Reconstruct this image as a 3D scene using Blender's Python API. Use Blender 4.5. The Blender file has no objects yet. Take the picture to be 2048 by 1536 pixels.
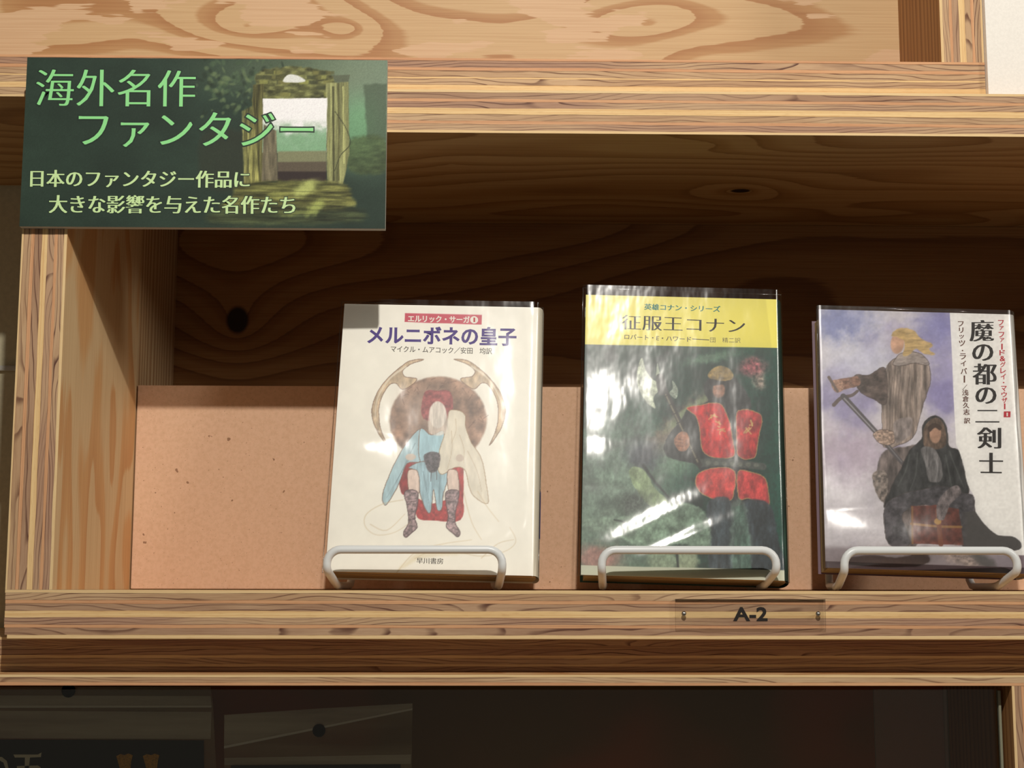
import bpy, math, random
import numpy as np
from mathutils import Vector, Matrix

scene = bpy.context.scene
COL = scene.collection
random.seed(7)

# ------------------------------------------------------------------ camera
PITCH, YAW, ROLL = 0.1352, 0.01911, 0.00165
F_PX = 2988.3
CAM = np.array([0.0, -0.78, 0.00169])
_cp, _sp, _cy, _sy = math.cos(PITCH), math.sin(PITCH), math.cos(YAW), math.sin(YAW)
_F = np.array([_sy * _cp, _cy * _cp, _sp])
_r = np.array([_cy, -_sy, 0.0])
_u = np.cross(_r, _F)
_R = math.cos(ROLL) * _r + math.sin(ROLL) * _u
_U = -math.sin(ROLL) * _r + math.cos(ROLL) * _u
cam_data = bpy.data.cameras.new('camera')
cam_data.sensor_fit = 'HORIZONTAL'
cam_data.sensor_width = 36.0
cam_data.lens = F_PX / 2048.0 * 36.0
cam_data.clip_start = 0.01
cam = bpy.data.objects.new('camera', cam_data)
COL.objects.link(cam)
cam.matrix_world = Matrix(((_R[0], _U[0], -_F[0], CAM[0]), (_R[1], _U[1], -_F[1], CAM[1]), (_R[2], _U[2], -_F[2], CAM[2]), (0, 0, 0, 1)))
scene.camera = cam

# ------------------------------------------------------------------ world, lamps, exposure
scene.view_settings.view_transform = 'Standard'
scene.view_settings.look = 'None'
scene.view_settings.exposure = 0.0
scene.view_settings.gamma = 1.0
scene.view_settings.use_curve_mapping = False
world = bpy.data.worlds.new('world')
scene.world = world
world.use_nodes = True
bg = world.node_tree.nodes['Background']
bg.inputs[0].default_value = (1.0, 0.91, 0.76, 1)
bg.inputs[1].default_value = 0.11


def lamp(name, loc, power, color, radius, target=(0.05, 0.05, 0.1), kind='SPOT', angle=95):
    l = bpy.data.lights.new(name, kind)
    l.energy = power
    l.color = color
    l.shadow_soft_size = radius
    if kind == 'SPOT':
        l.spot_size = math.radians(angle)
        l.spot_blend = 0.6
    o = bpy.data.objects.new(name, l)
    COL.objects.link(o)
    o.location = loc
    d = Vector(target) - Vector(loc)
    o.rotation_euler = d.to_track_quat('-Z', 'Y').to_euler()
    return o


lamp('ceiling_spotlight', (0.044, -0.83, 0.70), 31.0, (1.0, 0.95, 0.87), 0.010, angle=120)
lamp('ceiling_spotlight', (1.30, -0.90, 0.74), 25.0, (1.0, 0.95, 0.87), 0.14, angle=120)
# END LIGHT BLOCK


# ------------------------------------------------------------------ helpers
def lin(c):
    c = np.asarray(c, float) / 255.0
    return np.where(c <= 0.04045, c / 12.92, ((c + 0.055) / 1.055) ** 2.4)


def L4(c):
    v = lin(c)
    return (float(v[0]), float(v[1]), float(v[2]), 1.0)


def ray(px, py):
    return _F + _R * (px - 1024.0) / F_PX + _U * (768.0 - py) / F_PX


def on_y(px, py, Y):
    d = ray(px, py)
    return CAM + d * ((Y - CAM[1]) / d[1])


def empty(name, loc=(0, 0, 0), parent=None, label=None, cat=None, group=None):
    o = bpy.data.objects.new(name, None)
    o.empty_display_size = 0.02
    COL.objects.link(o)
    o.location = loc
    if parent is not None:
        o.parent = parent
    return tag(o, label, cat, group)


def tag(o, label=None, cat=None, group=None, kind=None):
    if label: o['label'] = label
    if cat: o['category'] = cat
    if group: o['group'] = group
    if kind: o['kind'] = kind
    return o


def mesh_obj(name, verts, faces, mats, parent=None, uvs=None, fmat=None, smooth=False, loc=None):
    me = bpy.data.meshes.new(name)
    me.from_pydata([tuple(map(float, v)) for v in verts], [], faces)
    for m in mats:
        me.materials.append(m)
    if uvs is not None:
        uvl = me.uv_layers.new(name='UVMap')
        uvl.data.foreach_set('uv', np.array(uvs, dtype=np.float32).ravel())
    if fmat is not None:
        me.polygons.foreach_set('material_index', fmat)
    if smooth:
        me.polygons.foreach_set('use_smooth', [True] * len(me.polygons))
    me.update()
    o = bpy.data.objects.new(name, me)
    COL.objects.link(o)
    if loc is not None: o.location = loc
    if parent is not None: o.parent = parent
    return o


# ------------------------------------------------------------------ node helpers
class NT:
    def __init__(self, name):
        self.m = bpy.data.materials.new(name)
        self.m.use_nodes = True
        self.t = self.m.node_tree
        self.b = self.t.nodes['Principled BSDF']
        self.out = self.t.nodes['Material Output']

    def n(self, typ, **kw):
        x = self.t.nodes.new(typ)
        for k, v in kw.items():
            setattr(x, k, v)
        return x

    def put(self, sock, v):
        if isinstance(v, bpy.types.NodeSocket):
            self.t.links.new(v, sock)
        elif v is not None:
            sock.default_value = v

    def math(self, op, a, b=None, c=None, clamp=False):
        x = self.n('ShaderNodeMath', operation=op, use_clamp=clamp)
        self.put(x.inputs[0], a)
        if b is not None: self.put(x.inputs[1], b)
        if c is not None: self.put(x.inputs[2], c)
        return x.outputs[0]

    def noise(self, vec=None, scale=5, detail=2, rough=0.5, w=None, dist=0.0, dims='3D'):
        x = self.n('ShaderNodeTexNoise', noise_dimensions=('4D' if w is not None else dims))
        if vec is not None: self.put(x.inputs['Vector'], vec)
        self.put(x.inputs['Scale'], scale)
        self.put(x.inputs['Detail'], detail)
        self.put(x.inputs['Roughness'], rough)
        self.put(x.inputs['Distortion'], dist)
        if w is not None: self.put(x.inputs['W'], w)
        return x.outputs[0]

    def mix(self, f, a, b):
        x = self.n('ShaderNodeMix', data_type='RGBA')
        self.put(x.inputs[0], f)
        self.put(x.inputs[6], a)
        self.put(x.inputs[7], b)
        return x.outputs[2]

    def mulc(self, f, a, b):
        x = self.n('ShaderNodeMix', data_type='RGBA', blend_type='MULTIPLY')
        self.put(x.inputs[0], f)
        self.put(x.inputs[6], a)
        self.put(x.inputs[7], b)
        return x.outputs[2]

    def smooth(self, v, lo, hi, a=0.0, b=1.0):
        x = self.n('ShaderNodeMapRange', interpolation_type='SMOOTHSTEP')
        self.put(x.inputs[0], v)
        for i, q in enumerate((lo, hi, a, b)):
            self.put(x.inputs[i + 1], q)
        return x.outputs[0]

    def xyz(self, x, y, z=0.0):
        c = self.n('ShaderNodeCombineXYZ')
        self.put(c.inputs[0], x); self.put(c.inputs[1], y); self.put(c.inputs[2], z)
        return c.outputs[0]

    def uv(self):
        u = self.n('ShaderNodeUVMap')
        s = self.n('ShaderNodeSeparateXYZ')
        self.t.links.new(u.outputs[0], s.inputs[0])
        return s.outputs[0], s.outputs[1]

    def rnd(self):
        return self.n('ShaderNodeObjectInfo').outputs['Random']

    def bump(self, h, strength=0.3, dist=0.0005):
        b = self.n('ShaderNodeBump')
        self.put(b.inputs['Strength'], strength)
        self.put(b.inputs['Distance'], dist)
        self.put(b.inputs['Height'], h)
        self.t.links.new(b.outputs[0], self.b.inputs['Normal'])

    def fin(self, color, rough=0.6, spec=0.3):
        self.put(self.b.inputs['Base Color'], color)
        self.put(self.b.inputs['Roughness'], rough)
        self.put(self.b.inputs['Specular IOR Level'], spec)
        return self.m


def plain(name, c, rough=0.5, spec=0.4, metal=0.0, grain=0.0, gscale=300):
    t = NT(name)
    col = L4(c)
    if grain > 0:
        tc = t.n('ShaderNodeTexCoord').outputs['Object']
        nz = t.noise(tc, gscale, 3, 0.6)
        f = t.smooth(nz, 0.3, 0.7, 1 - grain, 1 + grain * 0.4)
        mm = t.n('ShaderNodeVectorMath', operation='SCALE')
        t.put(mm.inputs[0], col[:3]); t.put(mm.inputs[3], f)
        t.put(t.b.inputs['Base Color'], mm.outputs[0])
        t.bump(nz, 0.2, 0.0002)
        t.b.inputs['Roughness'].default_value = rough
        t.b.inputs['Specular IOR Level'].default_value = spec
    else:
        t.fin(col, rough, spec)
    t.b.inputs['Metallic'].default_value = metal
    return t.m


def wood_cross(name, c1, c2, line, slope=1.3):
    """cut edge of a cross-grain veneer: growth rings sliced diagonally"""
    t = NT(name)
    u, v = t.uv()
    r = t.math('MULTIPLY', t.rnd(), 37.0)
    n1 = t.noise(t.xyz(t.math('MULTIPLY', u, 9.0), r), 1.0, 1.5, 0.5)
    n2 = t.noise(t.xyz(t.math('MULTIPLY', u, 26.0), t.math('MULTIPLY', v, 0.35), t.math('ADD', r, 9.0)), 1.0, 2.0, 0.5)
    nd = t.noise(t.xyz(t.math('MULTIPLY', u, 3.0), r, 4.0), 1.0, 0, 0.5)
    sgn = t.smooth(nd, 0.44, 0.56, -slope, slope)
    g = t.math('ADD', t.math('MULTIPLY', n1, 9.0), t.math('MULTIPLY', v, sgn))
    g = t.math('ADD', g, t.math('MULTIPLY', n2, 1.6))
    g = t.math('ADD', g, t.math('MULTIPLY', u, 14.0))
    fr = t.math('FRACT', g)
    ln = t.math('MULTIPLY', t.smooth(fr, 0.66, 0.92), t.smooth(fr, 0.93, 1.0, 1.0, 0.0))
    amp = t.smooth(t.noise(t.xyz(t.math('MULTIPLY', u, 14.0), t.math('MULTIPLY', v, 0.8), t.math('ADD', r, 3.0)), 1.0, 1, 0.5), 0.35, 0.65, 0.45, 1.0)
    base = t.mix(t.smooth(t.noise(t.xyz(t.math('MULTIPLY', u, 7.0), t.math('ADD', r, 5.0)), 1.0, 2, 0.6), 0.38, 0.62), L4(c1), L4(c2))
    st = t.noise(t.xyz(t.math('MULTIPLY', u, 60.0), t.math('MULTIPLY', v, 9.0), r), 1.0, 3, 0.7)
    base = t.mulc(t.smooth(st, 0.35, 0.75, 0.0, 0.45), base, L4((190, 165, 150)))
    col = t.mix(t.math('MULTIPLY', ln, t.math('MULTIPLY', amp, 1.0)), base, L4(line))
    kn = t.noise(t.xyz(t.math('MULTIPLY', u, 34.0), t.math('MULTIPLY', v, 0.6), t.math('ADD', r, 21.0)), 1.0, 1, 0.5)
    col = t.mix(t.smooth(kn, 0.82, 0.85, 0, 0.85), col, L4((58, 34, 30)))
    # glue line at both faces of the veneer
    e = t.math('ABSOLUTE', t.math('SUBTRACT', v, 0.5))
    gl = t.noise(t.xyz(t.math('MULTIPLY', u, 60.0), r, 2.0), 1.0, 3, 0.6)
    ed = t.math('MULTIPLY', t.smooth(e, 0.42, 0.495), t.smooth(gl, 0.38, 0.6, 0.15, 0.85))
    col = t.mix(ed, col, L4((104, 66, 48)))
    t.bump(t.math('ADD', ln, st), 0.3, 0.00015)
    return t.fin(col, 0.62, 0.25)


def wood_long(name, c1, c2, edge=0.35):
    """cut edge of a veneer whose grain runs along the edge"""
    t = NT(name)
    u, v = t.uv()
    r = t.math('MULTIPLY', t.rnd(), 37.0)
    n1 = t.noise(t.xyz(t.math('MULTIPLY', u, 7.0), t.math('MULTIPLY', v, 3.5), r), 1.0, 3, 0.6)
    n2 = t.noise(t.xyz(t.math('MULTIPLY', u, 150.0), t.math('MULTIPLY', v, 6.0), r), 1.0, 2, 0.6)
    col = t.mix(t.smooth(n1, 0.36, 0.66), L4(c1), L4(c2))
    col = t.mulc(t.smooth(n2, 0.5, 0.8, 0, 0.35), col, L4((190, 160, 130)))
    e = t.math('ABSOLUTE', t.math('SUBTRACT', v, 0.5))
    gl = t.noise(t.xyz(t.math('MULTIPLY', u, 45.0), r, 2.0), 1.0, 3, 0.6)
    ed = t.math('MULTIPLY', t.smooth(e, 0.40, 0.5), t.smooth(gl, 0.42, 0.62, 0.0, edge))
    col = t.mix(ed, col, L4((120, 76, 52)))
    t.bump(n1, 0.3, 0.00012)
    return t.fin(col, 0.58, 0.25)


def wood_face(name, light, mid, dark, rings=9.0, ku=5.0, kv=26.0, drift=14.0, knots=(), seed=1.0, jag=0.25, bandw=(0.35, 0.8, 0.95), streak=0.16, patch=None, objrand=0.0, rough=0.55):
    """rotary-cut softwood veneer; u runs along the grain, metres"""
    t = NT(name)
    u, v = t.uv()
    w = seed
    base = t.noise(t.xyz(t.math('MULTIPLY', u, ku), t.math('MULTIPLY', v, kv), seed), 1.0, 1.0, 0.45)
    jg = t.noise(t.xyz(t.math('MULTIPLY', u, 40.0), t.math('MULTIPLY', v, 700.0), seed + 3), 1.0, 1.0, 0.5)
    g = t.math('ADD', t.math('MULTIPLY', base, rings), t.math('MULTIPLY', v, drift))
    g = t.math('ADD', g, t.math('MULTIPLY', jg, jag))
    kd = None
    for (u0, v0, ru, rv, amp, core) in knots:
        du = t.math('DIVIDE', t.math('SUBTRACT', u, u0), ru)
        dv = t.math('DIVIDE', t.math('SUBTRACT', v, v0), rv)
        d = t.math('SQRT', t.math('ADD', t.math('MULTIPLY', du, du), t.math('MULTIPLY', dv, dv)))
        g = t.math('ADD', g, t.math('MULTIPLY', t.math('EXPONENT', t.math('MULTIPLY', d, -1.0)), amp))
        if core > 0:
            k = t.smooth(d, core, core * 1.5, 1.0, 0.0)
            kd = k if kd is None else t.math('MAXIMUM', kd, k)
    fr = t.math('FRACT', g)
    a, b, c = bandw
    dk = t.math('MULTIPLY', t.smooth(fr, a, b), t.smooth(fr, c, 1.0, 1.0, 0.0))
    col = t.mix(dk, L4(light), L4(mid))
    col = t.mix(t.math('MULTIPLY', t.smooth(fr, b, c), t.math('MULTIPLY', t.smooth(fr, c, 1.0, 1.0, 0.0), 0.6)), col, L4(dark))
    if patch:
        pn = t.noise(t.xyz(t.math('MULTIPLY', u, 11.0), t.math('MULTIPLY', v, 34.0), seed + 11), 1.0, 3, 0.55)
        pn = t.math('ADD', pn, t.math('MULTIPLY', jg, 0.10))
        col = t.mix(t.smooth(pn, 0.585, 0.60), col, L4(patch))
    st = t.noise(t.xyz(t.math('MULTIPLY', u, 12.0), t.math('MULTIPLY', v, 1100.0), seed + 7), 1.0, 2, 0.6)
    col = t.mulc(t.smooth(st, 0.35, 0.75, 0.0, streak * 3), col, L4((205, 178, 150)))
    if kd is not None:
        col = t.mix(kd, col, L4((42, 24, 18)))
    t.bump(st, 0.25, 0.00015)
    return t.fin(col, rough, 0.3)


M = {}
M['cross_pink'] = wood_cross('plywood_edge_pink', (192, 158, 126), (170, 134, 106), (98, 64, 50))
M['cross_beige'] = wood_cross('plywood_edge_beige', (206, 174, 136), (188, 152, 116), (112, 76, 56), slope=1.7)
M['cross_mauve'] = wood_cross('plywood_edge_mauve', (178, 140, 114), (200, 166, 130), (92, 58, 48), slope=2.2)
M['long_light'] = wood_long('plywood_core', (238, 204, 148), (222, 180, 124))
M['long_face'] = wood_long('plywood_face_veneer_edge', (236, 206, 156), (222, 186, 134), 0.2)
M['long_orange'] = wood_long('plywood_orange_veneer', (218, 168, 124), (200, 146, 106), 0.6)

M['face_plain'] = wood_face('pine_face', (214, 176, 128), (196, 150, 100), (170, 118, 74), seed=2.0)
M['face_side'] = wood_face('pine_side_face', (214, 184, 140), (208, 162, 110), (196, 146, 96), rings=4.5, ku=6.5, kv=26, drift=6, seed=5.3, jag=0.12, bandw=(0.42, 0.62, 0.93), streak=0.10)
M['face_rear'] = wood_face('pine_rear_strip', (210, 180, 138), (186, 148, 106), (160, 118, 78), rings=2, ku=2, kv=30, drift=170, seed=8.1, jag=0.2, bandw=(0.2, 0.6, 0.85))
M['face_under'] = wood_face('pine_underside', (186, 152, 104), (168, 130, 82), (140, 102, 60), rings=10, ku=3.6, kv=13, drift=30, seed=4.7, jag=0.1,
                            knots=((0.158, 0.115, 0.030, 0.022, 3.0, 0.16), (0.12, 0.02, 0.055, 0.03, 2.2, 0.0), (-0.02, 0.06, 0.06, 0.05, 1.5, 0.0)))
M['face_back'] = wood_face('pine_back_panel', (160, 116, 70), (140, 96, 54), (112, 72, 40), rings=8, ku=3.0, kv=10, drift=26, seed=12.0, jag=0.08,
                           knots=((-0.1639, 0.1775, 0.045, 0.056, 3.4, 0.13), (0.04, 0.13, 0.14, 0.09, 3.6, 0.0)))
M['face_upper'] = wood_face('pine_upper_back', (206, 172, 128), (186, 142, 96), (170, 118, 74), rings=5.5, ku=6.0, kv=15, drift=10, seed=3.1, jag=0.10, bandw=(0.55, 0.68, 0.97), streak=0.10,
                            knots=((-0.0858, 0.3400, 0.022, 0.010, 1.9, 0.0), (-0.146, 0.341, 0.075, 0.026, 2.6, 0.0), (0.10, 0.345, 0.06, 0.02, 1.6, 0.0)), patch=(214, 178, 140))
M['face_post'] = wood_face('pine_upper_side', (176, 128, 80), (150, 104, 62), (122, 80, 46), rings=2, ku=3, kv=30, drift=150, seed=9.4, jag=0.2)
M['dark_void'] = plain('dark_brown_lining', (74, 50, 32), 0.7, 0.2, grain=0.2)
M['white_coat'] = plain('white_plastic_coating', (226, 229, 229), 0.32, 0.5)
M['mdf'] = None
t = NT('fibreboard')
tc = t.n('ShaderNodeTexCoord').outputs['Object']
nz = t.noise(tc, 420, 4, 0.7)
sp = t.noise(tc, 900, 1, 0.5)
col = t.mix(t.smooth(nz, 0.35, 0.7), L4((232, 190, 158)), L4((222, 180, 146)))
col = t.mix(t.smooth(sp, 0.69, 0.75, 0, 0.55), col, L4((140, 94, 62)))
col = t.mix(t.smooth(t.noise(tc, 160, 2, 0.5), 0.72, 0.74, 0, 0.7), col, L4((120, 78, 50)))
t.bump(nz, 0.15, 0.0002)
M['mdf'] = t.fin(col, 0.75, 0.2)


# ------------------------------------------------------------------ plywood boards, veneer by veneer
PLIES = [(6, 'long_face'), (14, 'cross_beige'), (6.5, 'long_orange'), (14, 'cross_pink'), (13, 'long_light'), (14, 'cross_mauve'), (6, 'long_orange'), (14, 'cross_pink'), (7, 'long_face')]


def wave(seed, amp):
    rs = random.Random(seed)
    ps = [(rs.uniform(8, 60), rs.uniform(0, 6.28), rs.uniform(0.3, 1)) for _ in range(4)]
    s = sum(p[2] for p in ps)
    return lambda u: amp * sum(p[2] * math.sin(p[0] * u * 3 + p[1]) for p in ps) / s


def plywood(parent, origin, U, V, W, length, thick, depth, plies, seed, face_a, face_b, n=56, trim=None, uv0=(0, 0), vbow=None):
    """sheets stacked along V (from origin), running along U, going back along W; the cut edge is at w = 0"""
    origin, U, V, W = (np.array(a, float) for a in (origin, U, V, W))
    tot = sum(p[0] for p in plies)
    rs = random.Random(seed)
    flip = np.dot(np.cross(U, V), -W) < 0
    acc, bounds, funcs = 0.0, [0.0], [lambda u: 0.0]
    for i, (f, k) in enumerate(plies):
        acc += f
        bounds.append(thick * acc / tot)
        funcs.append(wave(seed * 31 + i, 0.00022) if i < len(plies) - 1 else (lambda u: 0.0))
    for i, (f, kind) in enumerate(plies):
        rec = 0.0 if i in (0, len(plies) - 1) else rs.uniform(0.0, 0.00022)
        s0 = trim[i] if trim else 0.0
        vs, fs, uvs, fm = [], [], [], []
        for j in range(n + 1):
            u = s0 + (length - s0) * j / n
            v0 = bounds[i] + funcs[i](u)
            v1 = bounds[i + 1] + funcs[i + 1](u)
            for (v, w) in ((v0, rec), (v1, rec), (v0, depth), (v1, depth)):
                vs.append(origin + U * u + V * v + W * w)
        def add(face, uv, m):
            if flip:
                face = face[::-1]; uv = uv[::-1]
            fs.append(face); uvs.extend(uv); fm.append(m)
        for j in range(n):
            a = j * 4; b = a + 4
            ua = uv0[0] + s0 + (length - s0) * j / n; ub = uv0[0] + s0 + (length - s0) * (j + 1) / n
            add((a, b, b + 1, a + 1), [(ua, 0), (ub, 0), (ub, 1), (ua, 1)], 0)
            add((a + 1, b + 1, b + 3, a + 3), [(ua, uv0[1]), (ub, uv0[1]), (ub, uv0[1] + depth), (ua, uv0[1] + depth)], 1)
            add((a + 2, b + 2, b, a), [(ua, uv0[1] + depth), (ub, uv0[1] + depth), (ub, uv0[1]), (ua, uv0[1])], 2)
            add((a + 3, b + 3, b + 2, a + 2), [(ua, 1), (ub, 1), (ub, 0), (ua, 0)], 0)
        add((0, 1, 3, 2), [(0, 0), (0, 1), (depth, 1), (depth, 0)], 0)
        e = n * 4
        add((e + 2, e + 3, e + 1, e), [(depth, 0), (depth, 1), (0, 1), (0, 0)], 0)
        mesh_obj('ply', vs, fs, [M[kind], M[face_b], M[face_a]], parent, uvs, fm)


def slab(name, x0, x1, y0, y1, z0, z1, mat, parent=None, uvaxes='xz', bevel=0.0):
    """closed board with a softened edge"""
    b = min(bevel, (x1 - x0) / 3, (y1 - y0) / 3, (z1 - z0) / 3)
    import bmesh
    bm = bmesh.new()
    bmesh.ops.create_cube(bm, size=1)
    for v in bm.verts:
        v.co = Vector(((x0 + x1) / 2 + v.co.x * (x1 - x0), (y0 + y1) / 2 + v.co.y * (y1 - y0), (z0 + z1) / 2 + v.co.z * (z1 - z0)))
    if b > 0:
        bmesh.ops.bevel(bm, geom=bm.edges[:], offset=b, segments=2, affect='EDGES', profile=0.7)
    uvl = bm.loops.layers.uv.new('UVMap')
    ax = {'x': 0, 'y': 1, 'z': 2}
    for f in bm.faces:
        for l in f.loops:
            l[uvl].uv = (l.vert.co[ax[uvaxes[0]]], l.vert.co[ax[uvaxes[1]]])
    me = bpy.data.meshes.new(name)
    bm.to_mesh(me); bm.free()
    me.materials.append(mat)
    o = bpy.data.objects.new(name, me)
    COL.objects.link(o)
    if parent is not None: o.parent = parent
    return o


XL, XR = -0.2454, 0.62
TB = 0.2444          # underside of the top board
X, Y, Z = (1, 0, 0), (0, 1, 0), (0, 0, 1)

# the open display box ----------------------------------------------------------------
box = empty('display_box', (0, 0, 0), None, 'open plywood display box with striped layered edges holding the three standing books', 'shelf')
bb = empty('bottom_board', parent=box)
plywood(bb, (XL, 0, 0), X, (0, 0, -1), Y, XR - XL, 0.0247, 0.208, PLIES, 11, 'face_plain', 'face_plain', n=110,
        trim=[0, 0.0002, 0.0003, 0.0004, 0.0003, 0.0002, 0.0003, 0.0007, 0.0020])
tb = empty('top_board', parent=box)
plywood(tb, (XL, 0, TB), X, Z, Y, XR - XL, 0.0240, 0.208,
        [(5, 'long_face'), (13, 'cross_mauve'), (6, 'long_orange'), (13, 'cross_beige'), (12, 'long_light'), (13, 'cross_mauve'), (5.5, 'long_orange'), (13, 'cross_pink'), (5, 'long_face')],
        23, 'face_under', 'face_plain', n=110, uv0=(XL, 0.0))
SK = 0.08175
sp_ = empty('side_panel', parent=box)
Wd = np.array([SK, 1, 0])
SIDE = [(3.5, 'long_face'), (15, 'cross_beige'), (7, 'long_orange'), (15, 'cross_pink'), (11.5, 'long_light'), (14, 'cross_mauve'), (6, 'long_orange'), (13, 'cross_mauve'), (6, 'long_face')]
plywood(sp_, (XL, 0, 0.0001), Z, X, Wd, TB - 0.0002, 0.0240, 0.1245, SIDE, 37, 'face_plain', 'face_side', n=50)
rear = empty('rear_strip', parent=box)
o_ = np.array([XL, 0, 0.0001]) + Wd * 0.1252
plywood(rear, o_, Z, X, Wd, TB - 0.0002, 0.0238, 0.0765, SIDE, 41, 'face_plain', 'face_rear', n=30)
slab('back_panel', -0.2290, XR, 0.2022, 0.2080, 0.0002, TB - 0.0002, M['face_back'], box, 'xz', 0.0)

# fibreboard standing inside
mdf = slab('fibreboard_panel', -0.2105, 0.60, 0.1256, 0.1311, 0.0004, 0.1232, M['mdf'], None, 'xz', 0.0006)
tag(mdf, 'low pinkish tan fibreboard panel standing upright behind the books', 'board')

# the cabinet on top -------------------------------------------------------------------
YA = 0.0173
uc = empty('upper_cabinet', (0, 0, 0), None, 'pale pine upper cabinet with a plywood floor board and a knotty back', 'cabinet')
fb = empty('floor_board', parent=uc)
plywood(fb, (-0.56, YA, TB + 0.0241), X, Z, Y, 0.56 + 0.2789, 0.0240, 0.185,
        [(5, 'long_face'), (14, 'cross_beige'), (12, 'long_light'), (13, 'cross_beige'), (3, 'long_light'), (14, 'cross_beige'), (6, 'long_orange'), (14, 'cross_mauve'), (5, 'long_orange')],
        53, 'face_under', 'face_plain', n=100, uv0=(-0.56, 0.3))
ZU = TB + 0.0241 + 0.0240
up = empty('side_panel', parent=uc)
plywood(up, (0.2549, YA + 0.0005, ZU), Z, X, Y, 0.16, 0.0240, 0.092,
        [(6, 'long_face'), (14, 'cross_mauve'), (6, 'long_orange'), (14, 'cross_pink'), (13, 'long_light'), (13, 'cross_beige'), (6, 'long_orange'), (14, 'cross_mauve'), (4, 'long_face')],
        61, 'face_post', 'face_plain', n=24)
slab('back_panel', -0.56, 0.2548, 0.098, 0.104, ZU, ZU + 0.16, M['face_upper'], uc, 'xz')

# white card at the top right
wc = slab('white_display_panel', 0.2792, 0.62, 0.0140, 0.0200, TB + 0.0242, 0.46, plain('white_painted_board', (243, 238, 230), 0.7, 0.2, grain=0.05, gscale=900), None, 'xz', 0.0005)
tag(wc, 'blank white panel standing on the box beside the upper cabinet', 'panel')

# the glazed cabinet below -------------------------------------------------------------
ZC = -0.0249
ZD = -0.0428
lc = empty('lower_cabinet', (0, 0, 0), None, 'dark glazed plywood cabinet under the display box', 'cabinet')
lid = empty('lid_board', parent=lc)
plywood(lid, (-0.56, 0.0280, ZC), X, (0, 0, -1), Y, 0.56 + XR, -ZD + ZC, 0.18,
        [(6, 'long_face'), (14, 'cross_mauve'), (9, 'cross_beige'), (14, 'cross_pink'), (7, 'long_face'), (14, 'cross_beige'), (6, 'long_face'), (12, 'cross_beige')],
        71, 'face_plain', 'face_plain', n=110)
rail = empty('front_rail', parent=lc)
plywood(rail, (-0.56, 0.0, ZD - 0.0001), X, (0, 0, -1), Y, 0.56 + XR, 0.0054, 0.028,
        [(5, 'long_face'), (11, 'cross_beige'), (6, 'long_orange')], 83, 'face_plain', 'face_plain', n=110)
post = empty('side_panel', parent=lc)
ZP = ZD - 0.0056
plywood(post, (0.2731, 0.0, ZP), (0, 0, -1), X, Y, 0.20, 0.0240, 0.20, [(5, 'long_face'), (13, 'cross_pink'), (6, 'long_orange'), (14, 'cross_beige'), (13, 'long_light'), (13, 'cross_mauve'), (6, 'long_orange'), (13, 'cross_pink'), (5, 'long_face')],
        97, 'face_post', 'face_post', n=30)
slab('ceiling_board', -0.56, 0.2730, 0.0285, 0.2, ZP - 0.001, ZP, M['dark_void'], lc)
t = NT('brown_back_painted_reflection')
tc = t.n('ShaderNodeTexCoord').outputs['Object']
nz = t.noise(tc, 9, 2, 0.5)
t_c = t.mix(t.smooth(nz, 0.38, 0.62), L4((136, 100, 58)), L4((180, 96, 50)))  # reddish patches painted in for the room's blurred reflection in the glass
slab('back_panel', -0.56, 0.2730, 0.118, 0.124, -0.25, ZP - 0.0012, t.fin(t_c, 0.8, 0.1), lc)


def glassy(name, tint, refl, rough, bump=None):
    m = bpy.data.materials.new(name)
    m.use_nodes = True
    nt = m.node_tree
    nt.nodes.remove(nt.nodes['Principled BSDF'])
    out = nt.nodes['Material Output']
    tr = nt.nodes.new('ShaderNodeBsdfTransparent'); tr.inputs[0].default_value = (*tint, 1)
    gl = nt.nodes.new('ShaderNodeBsdfGlossy'); gl.inputs['Roughness'].default_value = rough
    fr = nt.nodes.new('ShaderNodeFresnel'); fr.inputs[0].default_value = 1.5
    mu = nt.nodes.new('ShaderNodeMath'); mu.operation = 'MULTIPLY'; mu.inputs[1].default_value = refl; mu.use_clamp = True
    nt.links.new(fr.outputs[0], mu.inputs[0])
    mx = nt.nodes.new('ShaderNodeMixShader')
    nt.links.new(mu.outputs[0], mx.inputs[0])
    nt.links.new(tr.outputs[0], mx.inputs[1])
    nt.links.new(gl.outputs[0], mx.inputs[2])
    nt.links.new(mx.outputs[0], out.inputs[0])
    if bump:
        tcn = nt.nodes.new('ShaderNodeTexCoord')
        mp = nt.nodes.new('ShaderNodeMapping'); mp.inputs['Scale'].default_value = bump[0]
        nz = nt.nodes.new('ShaderNodeTexNoise'); nz.inputs['Scale'].default_value = 1; nz.inputs['Detail'].default_value = 3
        bp = nt.nodes.new('ShaderNodeBump'); bp.inputs['Strength'].default_value = bump[1]; bp.inputs['Distance'].default_value = bump[2]
        nt.links.new(tcn.outputs['Object'], mp.inputs[0]); nt.links.new(mp.outputs[0], nz.inputs['Vector'])
        nt.links.new(nz.outputs[0], bp.inputs['Height'])
        for q in (gl, fr):
            nt.links.new(bp.outputs[0], q.inputs['Normal'])
    return m


M['glass'] = glassy('cabinet_glass', (0.95, 0.95, 0.92), 1.2, 0.05)
M['glass_edge'] = plain('cut_glass_edge', (150, 150, 128), 0.3, 0.5)
zg = ZP - 0.0026


def glass_pane(name, x0, x1, y0, y1):
    vs = [(x0, y0, -0.24), (x1, y0, -0.24), (x1, y0, zg), (x0, y0, zg), (x0, y1, -0.24), (x1, y1, -0.24), (x1, y1, zg), (x0, y1, zg)]
    fs = [(0, 1, 2, 3), (5, 4, 7, 6), (1, 5, 6, 2), (4, 0, 3, 7), (3, 2, 6, 7), (4, 5, 1, 0)]
    return mesh_obj(name, vs, fs, [M['glass'], M['glass_edge']], lc, None, [0, 0, 1, 1, 1, 1])


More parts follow.
